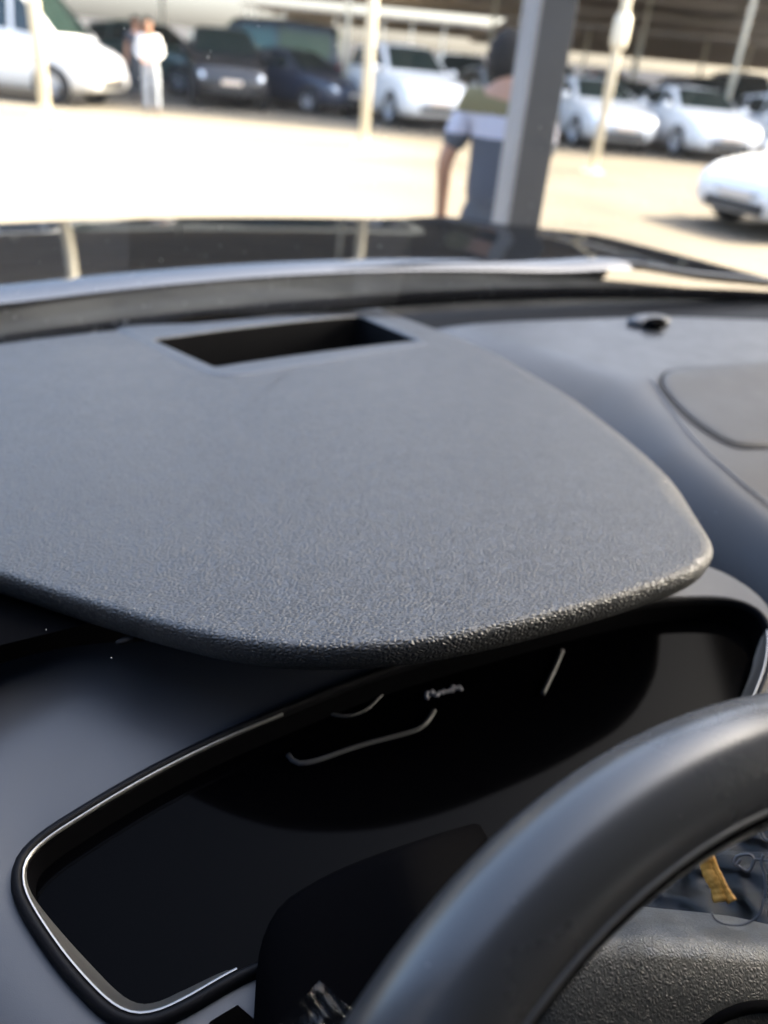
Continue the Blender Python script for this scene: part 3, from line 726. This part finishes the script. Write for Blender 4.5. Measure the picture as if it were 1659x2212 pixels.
cord = mesh('loop_cord', *tube_vf([rel2w(at_d(u, v, .335)) for u, v in catmull([(1651, 1940), (1640, 1975), (1610, 1996), (1575, 1998), (1548, 1988), (1536, 1970)], 40)], .00035, 8), M['print'])
tag(cord, 'thin pale looped cord hanging below the orange cloth tie', 'cord')
tie = empty('cloth_tie', rel2w(at_d(1545, 1900, .333)))
tag(tie, 'frayed orange cloth tie hanging behind the steering wheel rim', 'tie')
for pts, r_ in ([[(1522, 1840), (1530, 1880), (1548, 1915), (1558, 1948)], .0026], [[(1530, 1842), (1545, 1880), (1562, 1915), (1582, 1948)], .0017]):
    pth = [rel2w(at_d(u, v, .333)) for u, v in catmull(pts, 30)]
    rr = [r_ * (1 + .05 * math.sin(k * .5) + .04 * math.sin(k * 1.7)) for k in range(30)]
    mesh('strand', *tube_vf(pth, rr, 8), M['orange'], tie, world_coords=True)

# ------------------------------------------------------------------ outside: column, poles, canopies
def cyl_pole(name, foot, h, r, label, group=None):
    o = empty(name, foot); tag(o, label, 'pole', group)
    mesh('shaft', *tube_vf([(0, 0, 0), (0, 0, h * .5), (0, 0, h)], r, 16), M['pole'], o)
    mesh('base_plate', *merge_vf([box_vf(-r * 2.2, r * 2.2, -r * 2.2, r * 2.2, 0, .02)]), M['pole'], o, smooth=False)
    return o
SCOL = (.335, 2.66)
colm = empty('steel_column', (SCOL[0], SCOL[1], 0), math.radians(15)); tag(colm, 'square steel column just beyond the bonnet, pale silver left face and dark right face', 'column')
cw = .055
box('shaft', -cw + .004, cw, -cw, cw, 0, 3.0, M['colD'], colm, .004)
box('silver_flange', -cw - .010, -cw + .004, -cw - .003, cw + .003, 0, 3.0, M['colL'], colm, .003)
box('base_plate', -.16, .16, -.16, .16, 0, .02, M['colD'], colm)
box('arm', -cw, 1.6, -.05, .05, 2.86, 2.99, M['colD'], colm)
PL, PCn, PR = ground(100, 252), ground(785, 320), ground(1280, 372)
cyl_pole('steel_pole', PL, 6.2, .10, 'sunlit cream steel pole in front of the white people carrier')
cyl_pole('steel_pole', PCn, 6.2, .085, 'sunlit cream steel pole in front of the white estate car, left of the man')
pr = cyl_pole('steel_pole', PR, 6.2, .075, 'slender sunlit cream pole with a fat collar, right of the steel column')
mesh('collar', *lathe_vf([(.07, 1.86), (.12, 1.90), (.135, 1.98), (.135, 2.25), (.12, 2.33), (.07, 2.37)], 16, axis='z'), M['pole'], pr)

def canopy(name, label, x0, x1, y0, y1, z, matr, nb, posts, rise=0.0):
    o = empty(name, ((x0 + x1) / 2, (y0 + y1) / 2, 0)); tag(o, label, 'canopy')
    cx, cy = (x0 + x1) / 2, (y0 + y1) / 2
    nxs = max(8, int((x1 - x0) / .55)); V = []
    for i in range(nxs + 1):
        for j, y in enumerate((y0, y1)):
            V.append((x0 + (x1 - x0) * i / nxs - cx, y - cy, z + rise * (1 - j) + (.035 if i % 2 else 0)))
    r = mesh('roof_sheet', V, grid_faces(nxs + 1, 2), matr, o, smooth=False); md = r.modifiers.new('thick', 'SOLIDIFY'); md.thickness = .02; md.offset = 1
    for k in range(nb):
        y = y0 + .1 + (y1 - y0 - .2) * k / max(1, nb - 1); box('purlin', x0 - cx, x1 - cx, y - cy - .05, y - cy + .05, z - .16 + rise * (y1 - y) / (y1 - y0), z - .003 + rise * (y1 - y - .05) / (y1 - y0), M['beam'], o)
    for (px, py) in posts: mesh('post', *tube_vf([(px - cx, py - cy, 0), (px - cx, py - cy, z - .1 + rise * (y1 - py) / (y1 - y0))], .07, 10), M['pole'], o)
    return o
canopy('canopy', 'unseen low sheet metal canopy sized to shade the car and the steel column', 1.45, 4.3, -3.2, 5.1, 3.05, M['canopy_white'], 6, [(4.1, -3), (4.1, 4.8)])  # out of view; placed and sized for shade and sky light in the cabin
canopy('canopy', 'long brown sheet canopy above the front row of parked cars', -26.0, 34, 21.8, 42, 3.6, M['canopy'], 9,
       [(x, y) for y in (24.5, 36) for x in (-18, -10.5, -2.2, 2.4, 8.2, 14.5, 21)], rise=3.0)
canopy('canopy', 'far brown canopy behind the bright daylight gap', -12.4, 4.6, 60, 84, 3.9, M['canopy'], 5, [(x, 60.3) for x in (-12, -11.5, -9.6, -6.2, -3.1, -1.2, .9)])
canopy('canopy', 'far brown canopy joining the long canopy on the right', 3.6, 40, 42.3, 84, 3.62, M['canopy'], 8, [(x, 44) for x in (4.8, 7.5, 9.9, 13.1, 15.2, 18.4, 22)])
wl_ = box('boundary_wall', -60, 70, 90, 90.3, 0, 2.6, M['wall']); tag(wl_, 'distant block wall closing the car park behind the canopies', 'wall')

# ------------------------------------------------------------------ cars outside
PROF = {
 'sedan': dict(L=[(-2.25, .72, .70, .36), (-2.15, .98, .80, .28), (-1.7, 1.04, .88, .22), (-.8, 1.01, .90, .19), (.3, .99, .90, .19), (.9, .98, .90, .19), (1.4, .93, .89, .2), (1.85, .85, .86, .22), (2.12, .75, .79, .24), (2.27, .58, .66, .28)],
               R=[(-1.8, 1.03), (-1.05, 1.38), (-.45, 1.46), (.12, 1.44), (.98, .985)], wz=.32, wx=(1.38, -1.36)),
 'hatch': dict(L=[(-2.0, .70, .72, .34), (-1.95, 1.0, .80, .28), (-1.5, 1.04, .86, .22), (-.8, 1.0, .87, .19), (.3, .97, .87, .19), (.85, .96, .87, .19), (1.3, .92, .86, .2), (1.7, .84, .83, .22), (1.95, .73, .76, .24), (2.08, .57, .64, .28)],
               R=[(-1.93, 1.03), (-1.55, 1.40), (-.6, 1.49), (.05, 1.46), (.93, .965)], wz=.31, wx=(1.25, -1.28)),
 'suv': dict(L=[(-2.3, .85, .76, .42), (-2.22, 1.12, .86, .34), (-1.7, 1.20, .93, .28), (-.8, 1.19, .94, .25), (.3, 1.17, .94, .25), (.85, 1.16, .94, .25), (1.4, 1.12, .93, .26), (1.9, 1.05, .90, .28), (2.2, .93, .83, .3), (2.33, .68, .72, .36)],
             R=[(-2.2, 1.19), (-1.85, 1.68), (-.8, 1.80), (.05, 1.76), (.92, 1.165)], wz=.37, wx=(1.42, -1.40)),
 'van': dict(L=[(-2.5, .9, .80, .42), (-2.45, 1.2, .90, .34), (-1.8, 1.24, .95, .28), (-.8, 1.24, .95, .25), (.6, 1.24, .95, .25), (1.3, 1.22, .95, .25), (1.7, 1.16, .94, .26), (2.05, 1.06, .90, .28), (2.25, .90, .84, .3), (2.36, .66, .74, .36)],
             R=[(-2.46, 1.23), (-2.3, 2.16), (-.8, 2.24), (.75, 2.18), (1.65, 1.2)], wz=.36, wx=(1.45, -1.5)),
}
MESHC = {}
def make_car(name, kind, label, loc, heading, paint, group=None, glass='carglass', detail=True, zs=1.0):
    """heading: direction of the nose in the ground plane, degrees from +X"""
    pr_ = PROF[kind]; o = empty(name, (loc[0], loc[1], 0), math.radians(heading)); tag(o, label, 'van' if kind == 'van' else 'car', group)
    L = np.array(pr_['L']); xs = np.linspace(L[0, 0], L[-1, 0], 36)
    def lerp(x, k):
        return float(np.interp(x, L[:, 0], L[:, k]))
    key = (kind, 'body')
    def part(pn, key, build, mt, par=None, smooth=True):
        kk = (kind, key)
        if kk not in MESHC:
            ob = mesh(pn, *build(), M[mt], par or o, smooth=smooth); MESHC[kk] = ob.data; ob.data.materials.clear(); ob.data.materials.append(None)
            fix_normals(ob)
        else:
            ob = bpy.data.objects.new(pn, MESHC[kk]); COL.objects.link(ob); ob.parent = par or o
        ob.material_slots[0].link = 'OBJECT'; ob.material_slots[0].material = M[mt]
        return ob
    def body():
        V = []; 
        for x in xs:
            zt, w, zb = lerp(x, 1), lerp(x, 2), lerp(x, 3)
            half = [(0, zb), (.8 * w, zb), (.95 * w, zb + .08), (w, zb + .38 * (zt - zb)), (.99 * w, zt - .16 * (zt - zb)), (.95 * w, zt - .03), (.84 * w, zt), (.5 * w, zt + .018), (0, zt + .025)]
            ring = half + [(-a, b) for a, b in half[-2:0:-1]]
            V += [(x, a, b) for a, b in ring]
        m = 16; f = grid_faces(len(xs), m, False, True) + [tuple(range(m)), tuple(range((len(xs) - 1) * m, len(xs) * m))]
        return V, f
    b = part('body', 'body', body, paint)
    R = np.array(pr_['R'])
    def cab():
        V = []; gx = np.linspace(R[0, 0], R[-1, 0], 26)
        for x in gx:
            zr = float(np.interp(x, R[:, 0], R[:, 1])); zt, w = lerp(x, 1), lerp(x, 2); zt -= .01; zr = max(zr, zt + .002); k = min(1, (zr - zt) / (R[2, 1] - zt))
            wb_, wt_ = .93 * w, (.93 - .21 * k) * w
            half = [(wb_, zt), (wb_ + (wt_ - wb_) * .6, zt + (zr - zt) * .62), (wt_, zr - .07 * k), (wt_ - .08, zr - .015 * k), (0, zr + .02 * k)]
            V += [(x, a, c) for a, c in half + [(-a, c) for a, c in half[-2::-1]]]
        return V, grid_faces(26, 9)
    c = part('cabin', 'cab', cab, paint)
    def side_pt(x, t, s):
        zr = float(np.interp(x, R[:, 0], R[:, 1])); zt, w = lerp(x, 1), lerp(x, 2); zt -= .01; zr = max(zr, zt + .002); k = min(1, (zr - zt) / (R[2, 1] - zt))
        wb_, wt_ = .93 * w, (.93 - .21 * k) * w; top = zr - .07 * k
        if t < .66: u = t / .66; y = wb_ + (wt_ - wb_) * .6 * u; z = zt + (zr - zt) * .62 * u
        else: u = (t - .66) / .34; y = wb_ + (wt_ - wb_) * (.6 + .4 * u); z = zt + (zr - zt) * .62 + (top - zt - (zr - zt) * .62) * u
        return (x, s * (y + .008), z)
    spans = {'sedan': ((.03, .72), (-1.0, -.05), (-1.45, -1.08)), 'hatch': ((-.02, .68), (-.98, -.10), (-1.6, -1.06)), 'suv': ((-.02, .66), (-1.0, -.10), (-1.85, -1.08)), 'van': ((.7, 1.38), (-.5, .6), (-2.2, -.6))}[kind]
    for s in (-1, 1):
        for k, (a, b_) in enumerate(spans):
            def win(a=a, b_=b_, s=s):
                return [side_pt(a + (b_ - a) * i / 6, .10 + .82 * j / 4, s) for i in range(7) for j in range(5)], grid_faces(7, 5)
            part('side_window', ('win', s, k), win, glass if not (glass == 'greenglass' and k == 2) else 'limeglass')
    def screen(i0, i1, a, b_):
        V = []
        for i in range(5):
            x = R[i0, 0] + (R[i1, 0] - R[i0, 0]) * (a + (b_ - a) * i / 4)
            zr = float(np.interp(x, R[:, 0], R[:, 1])); zt, w = lerp(x, 1), lerp(x, 2); k = min(1, max(0, (zr - zt) / (R[2, 1] - zt)))
            wt_ = (.93 - .21 * k) * w - .10
            n = (R[i1, 1] - R[i0, 1], R[i1, 0] - R[i0, 0]); l = math.hypot(*n); nx_, nz_ = -n[0] / l * .012, n[1] / l * .012
            for j in range(9): V.append((x + nx_, wt_ * (j / 4 - 1), zr + nz_ + .02 * k * (1 - (j / 4 - 1) ** 2)))
        return V, grid_faces(5, 9)
    part('windscreen', 'wsc', lambda: screen(3, 4, .08, .90), glass)
    part('rear_window', 'rsc', lambda: screen(0, 1, .25, .92), glass)
    r0 = pr_['wz']
    for wx in pr_['wx']:
        for s in (-1, 1):
            wy = s * (lerp(wx, 2) - .09)
            def tyre(): return lathe_vf([(r0 * .62, -.10), (r0 * .95, -.105), (r0, -.07), (r0, .07), (r0 * .95, .105), (r0 * .62, .10)], 28)
            t = part('wheel', 'tyre', tyre, 'tyre'); t.location = (wx, wy, r0)
            def alloy():
                P = [lathe_vf([(r0 * .66, -.10), (r0 * .63, -.085), (r0 * .58, -.05)], 28), lathe_vf([(r0 * .66, .10), (r0 * .63, .085), (r0 * .58, .05)], 28), lathe_vf([(.001, -.085), (r0 * .16, -.085), (r0 * .16, .085), (.001, .085)], 14)]
                for k in range(5):
                    a = 2 * math.pi * k / 5; v, f = box_vf(r0 * .1, r0 * .64, -.085, .085, -.022, .022)
                    P.append(([(p[0] * math.cos(a) - p[2] * math.sin(a), p[1], p[0] * math.sin(a) + p[2] * math.cos(a)) for p in v], f))
                return merge_vf(P)
            part('rim', 'alloy', alloy, 'alloy', par=t)
            def arch(s=s, wx=wx):
                P = []; 
                for k in range(19):
                    a = math.pi * (k / 18 * 1.16 - .08)
                    for rr_, dy in ((r0 * 1.02, -.02), (r0 * 1.03, .012), (r0 * 1.17, .012), (r0 * 1.18, -.02)):
                        x = wx + rr_ * math.cos(a); P.append((x, s * (lerp(wx, 2) + dy - .002), r0 + rr_ * math.sin(a)))
                return P, grid_faces(19, 4)
            part('wheel_arch', ('arch', s, wx), arch, 'plastic')
    xf = L[-1, 0]; zf = L[-1, 1]
    def strip(y0, y1, z0, z1, out=.012, n=9):       # a panel wrapped on the nose
        V = []
        for i in range(n):
            y = y0 + (y1 - y0) * i / (n - 1)
            for j in range(4):
                z = z0 + (z1 - z0) * j / 3; x = xf
                for xx in np.linspace(xf, xf - 1.0, 60):
                    zt, w, zb = lerp(xx, 1), lerp(xx, 2), lerp(xx, 3)
                    if z < zt - .02 and abs(y) < .97 * w and z > zb: x = xx; break
                V.append((x + out, y, z))
        return V, grid_faces(n, 4)
    w_f = L[-2, 2]
    part('grille', 'gr', lambda: strip(-w_f * .46, w_f * .46, zf - .06, zf + .06), 'plastic')
    part('lower_intake', 'li', lambda: strip(-w_f * .6, w_f * .6, zf - .28, zf - .14), 'plastic')
    part('number_plate', 'np', lambda: strip(-.24, .24, zf - .115, zf - .01, .03), 'plate')
    for s in (-1, 1):
        part('headlight', ('hl', s), lambda s=s: strip(s * w_f * .52, s * w_f * 1.0, zf + .02, zf + .13, .016), 'lamp')
        def mir(s=s):
            x = R[3, 0] + .62; w = lerp(x, 2); z = lerp(x, 1) + .07; return merge_vf([ellip_vf((x, s * (w + .10), z), (.07, .11, .08)), tube_vf([(x, s * w * .9, z - .06), (x, s * (w + .06), z - .02)], .025, 6)])
        part('mirror', ('mi', s), mir, paint)
        def tail(s=s):
            xr = L[0, 0]; return merge_vf([ellip_vf((xr + .06, s * .62, L[1, 1] - .13), (.08, .15, .07))])
        part('tail_light', ('tl', s), tail, 'redlamp')
    return o
def gpos(u, v): return ground(u, v)
FR = 'front row of parked cars'
make_car('white_car', 'van', 'large overexposed white people carrier at far left, side on', (-9.05, 19.4), -8, 'white_paint')
make_car('dark_car', 'suv', 'dark graphite off-roader right of the person in white', (-5.35, 23.6), -72, 'dark_paint', FR)
make_car('blue_car', 'sedan', 'dark blue-grey saloon with glinting headlamp, left of the central pole', (-3.55, 24.6), -38, 'navy_paint', FR)
make_car('white_car', 'suv', 'white estate car directly behind the central pole', (-.55, 23.1), -66, 'white_paint', FR)
make_car('silver_car', 'sedan', 'silver-white saloon right of the steel column, behind the slender pole', (4.15, 22.2), -78, 'silver_paint', FR)
make_car('white_car', 'sedan', 'white saloon second to the right of the steel column', (6.55, 22.0), -80, 'white_paint', FR)
make_car('white_car', 'hatch', 'white hatchback cut by the right edge in the parked row', (9.0, 21.9), -82, 'white_paint', FR)
make_car('grey_car', 'hatch', 'grey car hidden mostly behind the man and the steel column', (2.0, 23.3), -76, 'grey_paint', FR)
make_car('white_car', 'hatch', 'white hatchback at the right edge casting a long shadow', (5.45, 10.7), 207, 'white_paint').scale = (.97, .97, .84)
make_car('green_window_van', 'van', 'dark van with pale green windows behind the blue-grey saloon', (-5.2, 28.6), 182, 'dark_paint', glass='greenglass')
BK = 'cars parked in the shade of the back rows'
bk = [((-8.3, 27.5), -20, 'suv', 'green_paint', 'dark green off-roader between the two standing men'), ((1.2, 30.5), -85, 'suv', 'dark_paint', 'dark off-roader in the second row behind the white estate car'),
      ((4.0, 29.6), -88, 'suv', 'green_paint', 'dark green off-roader in the second row right of the column'), ((6.7, 29.6), -90, 'hatch', 'dark_paint', 'dark hatchback in the second row behind the white saloon'),
      ((9.4, 29.4), -90, 'suv', 'dark_paint', 'dark off-roader in the second row near the right edge'), ((12.1, 29.3), -92, 'sedan', 'grey_paint', 'grey saloon in the second row at the right edge'),
      ((13.4, 38.5), -90, 'van', 'white_paint', 'white van far back under the canopy'), ((16.4, 38.6), -90, 'van', 'white_paint', 'second white van far back, nearer the right edge'),
      ((-1.9, 33.5), -95, 'hatch', 'grey_paint', 'grey hatchback deep in the back row'), ((-4.6, 33.2), -80, 'suv', 'dark_paint', 'dark off-roader behind the van with pale green windows'), ((-10.4, 24.9), -60, 'suv', 'dark_paint', 'dark off-roader parked behind the white people carrier'),
      ((14.8, 29.2), -94, 'suv', 'dark_paint', 'dark off-roader last in the second row at the right'), ((4.6, 36.5), -90, 'van', 'grey_paint', 'grey van far back above the silver saloon'), ((10.6, 36.8), -90, 'suv', 'grey_paint', 'grey off-roader far back above the white saloon'), ((7.6, 38.2), -88, 'suv', 'red_paint', 'dark red off-roader deep in the back row')]
for loc, hd, kd, pt, lb in bk: make_car('parked_car', kd, lb, loc, hd, pt, BK)

# ------------------------------------------------------------------ people
def skin_mesh(name, verts, edges, radii, mt, parent, sub=2, root=0):
    me = bpy.data.meshes.new(name); me.from_pydata(verts, edges, []); o = bpy.data.objects.new(name, me); COL.objects.link(o)
    md = o.modifiers.new('skin', 'SKIN'); md.use_smooth_shade = True; sm = o.modifiers.new('sub', 'SUBSURF'); sm.levels = sub; sm.render_levels = sub
    for k, r in enumerate(radii): me.skin_vertices[0].data[k].radius = r if isinstance(r, tuple) else (r, r); 
    me.skin_vertices[0].data[root].use_root = True
    dg = bpy.context.evaluated_depsgraph_get(); m2 = bpy.data.meshes.new_from_object(o.evaluated_get(dg)); bpy.data.objects.remove(o); m2.name = name
    m2.materials.clear(); m2.materials.append(mt)
    for p in m2.polygons: p.use_smooth = True
    n = bpy.data.objects.new(name, m2); COL.objects.link(n); n.parent = parent; return n
def person(label, loc, face, height, shirt, trouser, hair, arms=None, head_turn=(0, 0), drop=0.0, blocks=None, sleeve=.55, broad=1.0):
    """face: ground direction (degrees from +X) the body looks to; local +y is the front"""
    o = empty('person', (loc[0], loc[1], 0), math.radians(face - 90)); tag(o, label, 'person'); k = height / 1.72
    o.scale = (k, k, k)
    arms = arms or {}
    hx, hy = head_turn
    V = [(0, 0, .95), (0, 0, 1.10), (0, .01, 1.28), (0, -.005, 1.41), (0, 0, 1.485), (hx * .4, .015 + hy * .4, 1.56 - drop * .6), (hx, .03 + hy, 1.62 - drop), (hx, .015 + hy, 1.68 - drop)]
    Rr = [(.115, .08), (.115, .085), (.150, .100), (.11, .075), .052, (.062, .075), (.072, .088), (.06, .072)]
    E = [(i, i + 1) for i in range(7)]
    sv, sr, se = list(V[:4]) + [(0, -.005, 1.462)], [(.178, .130), (.165, .122), (.172, .122), (.128, .092), .078], [(0, 1), (1, 2), (2, 3), (3, 4)]
    sv[0] = (0, 0, .88)
    for s in (-1, 1):
        sh = (s * .165 * broad, -.005, 1.395); el = arms.get(s, {}).get('elbow', (s * .235, -.03, 1.12)); wr = arms.get(s, {}).get('wrist', (s * .26, .05, .88)); 
        hd = tuple(np.array(wr) + (np.array(wr) - np.array(el)) / np.linalg.norm(np.array(wr) - np.array(el)) * .075)
        n = len(V); V += [sh, el, wr, hd]; Rr += [.056, .042, .028, (.036, .020)]; E += [(3, n), (n, n + 1), (n + 1, n + 2), (n + 2, n + 3)]
        dirv = np.array(hd) - np.array(wr); dirv /= np.linalg.norm(dirv)
        for q in range(4):
            b0 = np.array(hd) + np.array([0, (q - 1.5) * .019, 0]) + dirv * .015; b1 = b0 + dirv * (.04, .045, .042, .032)[q] + np.array([-s * .006, 0, 0]); b2 = b1 + dirv * .026 + np.array([-s * .014, 0, 0])
            m = len(V); V += [tuple(b0), tuple(b1), tuple(b2)]; Rr += [.0095, .0085, .007]; E += [(n + 3, m), (m, m + 1), (m + 1, m + 2)]
        tb = np.array(wr) + dirv * .03 + np.array([0, .035, 0]); m = len(V); V += [tuple(tb), tuple(tb + dirv * .035 + np.array([0, .015, 0]))]; Rr += [.012, .009]; E += [(n + 2, m), (m, m + 1)]
        hp = (s * .09, 0, .88); kn = (s * .105, .015, .48); an = (s * .105, -.02, .09); to = (s * .115, .13, .035)
        n = len(V); V += [hp, kn, an, to]; Rr += [.072, .052, .038, .03]; E += [(0, n), (n, n + 1), (n + 1, n + 2), (n + 2, n + 3)]
        m = len(sv); slp = np.array(sh) + (np.array(el) - np.array(sh)) * sleeve; sv += [sh, tuple(np.array(sh) * .5 + slp * .5), tuple(slp)]; sr += [.074, .068, .066]; se += [(3, m), (m, m + 1), (m + 1, m + 2)]
        if sleeve >= 1: 
            sv += [tuple(np.array(el) * .1 + np.array(wr) * .9)]; sr += [.045]; se += [(m + 2, m + 3)]; sr[m + 2] = .055
    skin_mesh('body', V, E, Rr, M['skin'], o)
    sh_ = skin_mesh('shirt', sv, se, sr, M[shirt], o, sub=4 if blocks else 2)
    if blocks:
        for nm in blocks: sh_.data.materials.append(M[nm[1]])
        for p in sh_.data.polygons:
            for q, nm in enumerate(blocks):
                if p.center.z < nm[0]: p.material_index = q + 1
    tv = [(0, 0, 1.06), (0, 0, .90)]; tr = [(.152, .108), (.170, .122)]; te = [(0, 1)]
    for s in (-1, 1):
        m = len(tv); tv += [(s * .092, 0, .80), (s * .106, .015, .48), (s * .106, -.015, .26), (s * .106, -.02, .10)]; tr += [.098, .075, .066, .066]; te += [(1, m), (m, m + 1), (m + 1, m + 2), (m + 2, m + 3)]
        mesh('shoe', *ellip_vf((s * .113, .05, .045), (.05, .14, .05)), M['shoe'], o)
    skin_mesh('trousers', tv, te, tr, M[trouser], o)
    # hair cap: upper and rear part of the skull
    v, f = ellip_vf((hx, .002 + hy, (1.655 - drop)), (.085, .103, .115), 22, 16)
    keep = [q for q in f if all((v[i][2] > (1.665 - drop) + 1.35 * (v[i][1] - hy - .02)) for i in q)]
    vv = []
    for i, p in enumerate(v):
        d = Vector(p) - Vector((hx, .002 + hy, (1.655 - drop))); j = 1 + .05 * math.sin(i * 12.9898) ; vv.append(tuple(Vector((hx, .002 + hy, (1.655 - drop))) + d * j))
    hr = mesh('hair', vv, keep, M['hair'], o); md = hr.modifiers.new('thick', 'SOLIDIFY'); md.thickness = .012
    for s in (-1, 1):
        mesh('ear', *ellip_vf((hx + s * .077, .02 + hy, (1.615 - drop)), (.012, .022, .034), 10, 7), M['skin'], o)
        mesh('eye', *ellip_vf((hx + s * .03, .105 + hy, (1.63 - drop)), (.013, .008, .008), 8, 6), M['hair'], o)
    mesh('nose', *ellip_vf((hx, .118 + hy, (1.60 - drop)), (.014, .02, .026), 8, 7), M['skin'], o)
    mesh('mouth', *ellip_vf((hx, .098 + hy, (1.563 - drop)), (.024, .01, .006), 8, 6), M['red_paint'], o)
    return o
person('man in olive, white and dark banded shirt, seen from behind beside the steel column', (.36, 3.72), 66, 1.585, 'olive', 'trouser', 'hair',
       arms={-1: dict(elbow=(-.27, -.04, 1.13), wrist=(-.30, .06, .90)), 1: dict(elbow=(.17, .10, 1.13), wrist=(.05, .28, 1.10))}, head_turn=(-.055, .05), drop=.09, sleeve=.85, blocks=[(1.345, 'offwhite'), (1.255, 'navycloth')], broad=1.04)
person('person in white shirt and grey trousers standing by the parked cars', ground(330, 246), -80, 1.72, 'whitecloth', 'greycloth', 'hair', arms={-1: dict(elbow=(-.26, 0, 1.14), wrist=(-.12, .16, 1.0)), 1: dict(elbow=(.26, 0, 1.14), wrist=(.12, .16, 1.0))}, sleeve=1.0)
person('man in navy shirt standing behind the white people carrier', (-7.0, 21.7), -60, 1.78, 'navycloth', 'trouser', 'hair')
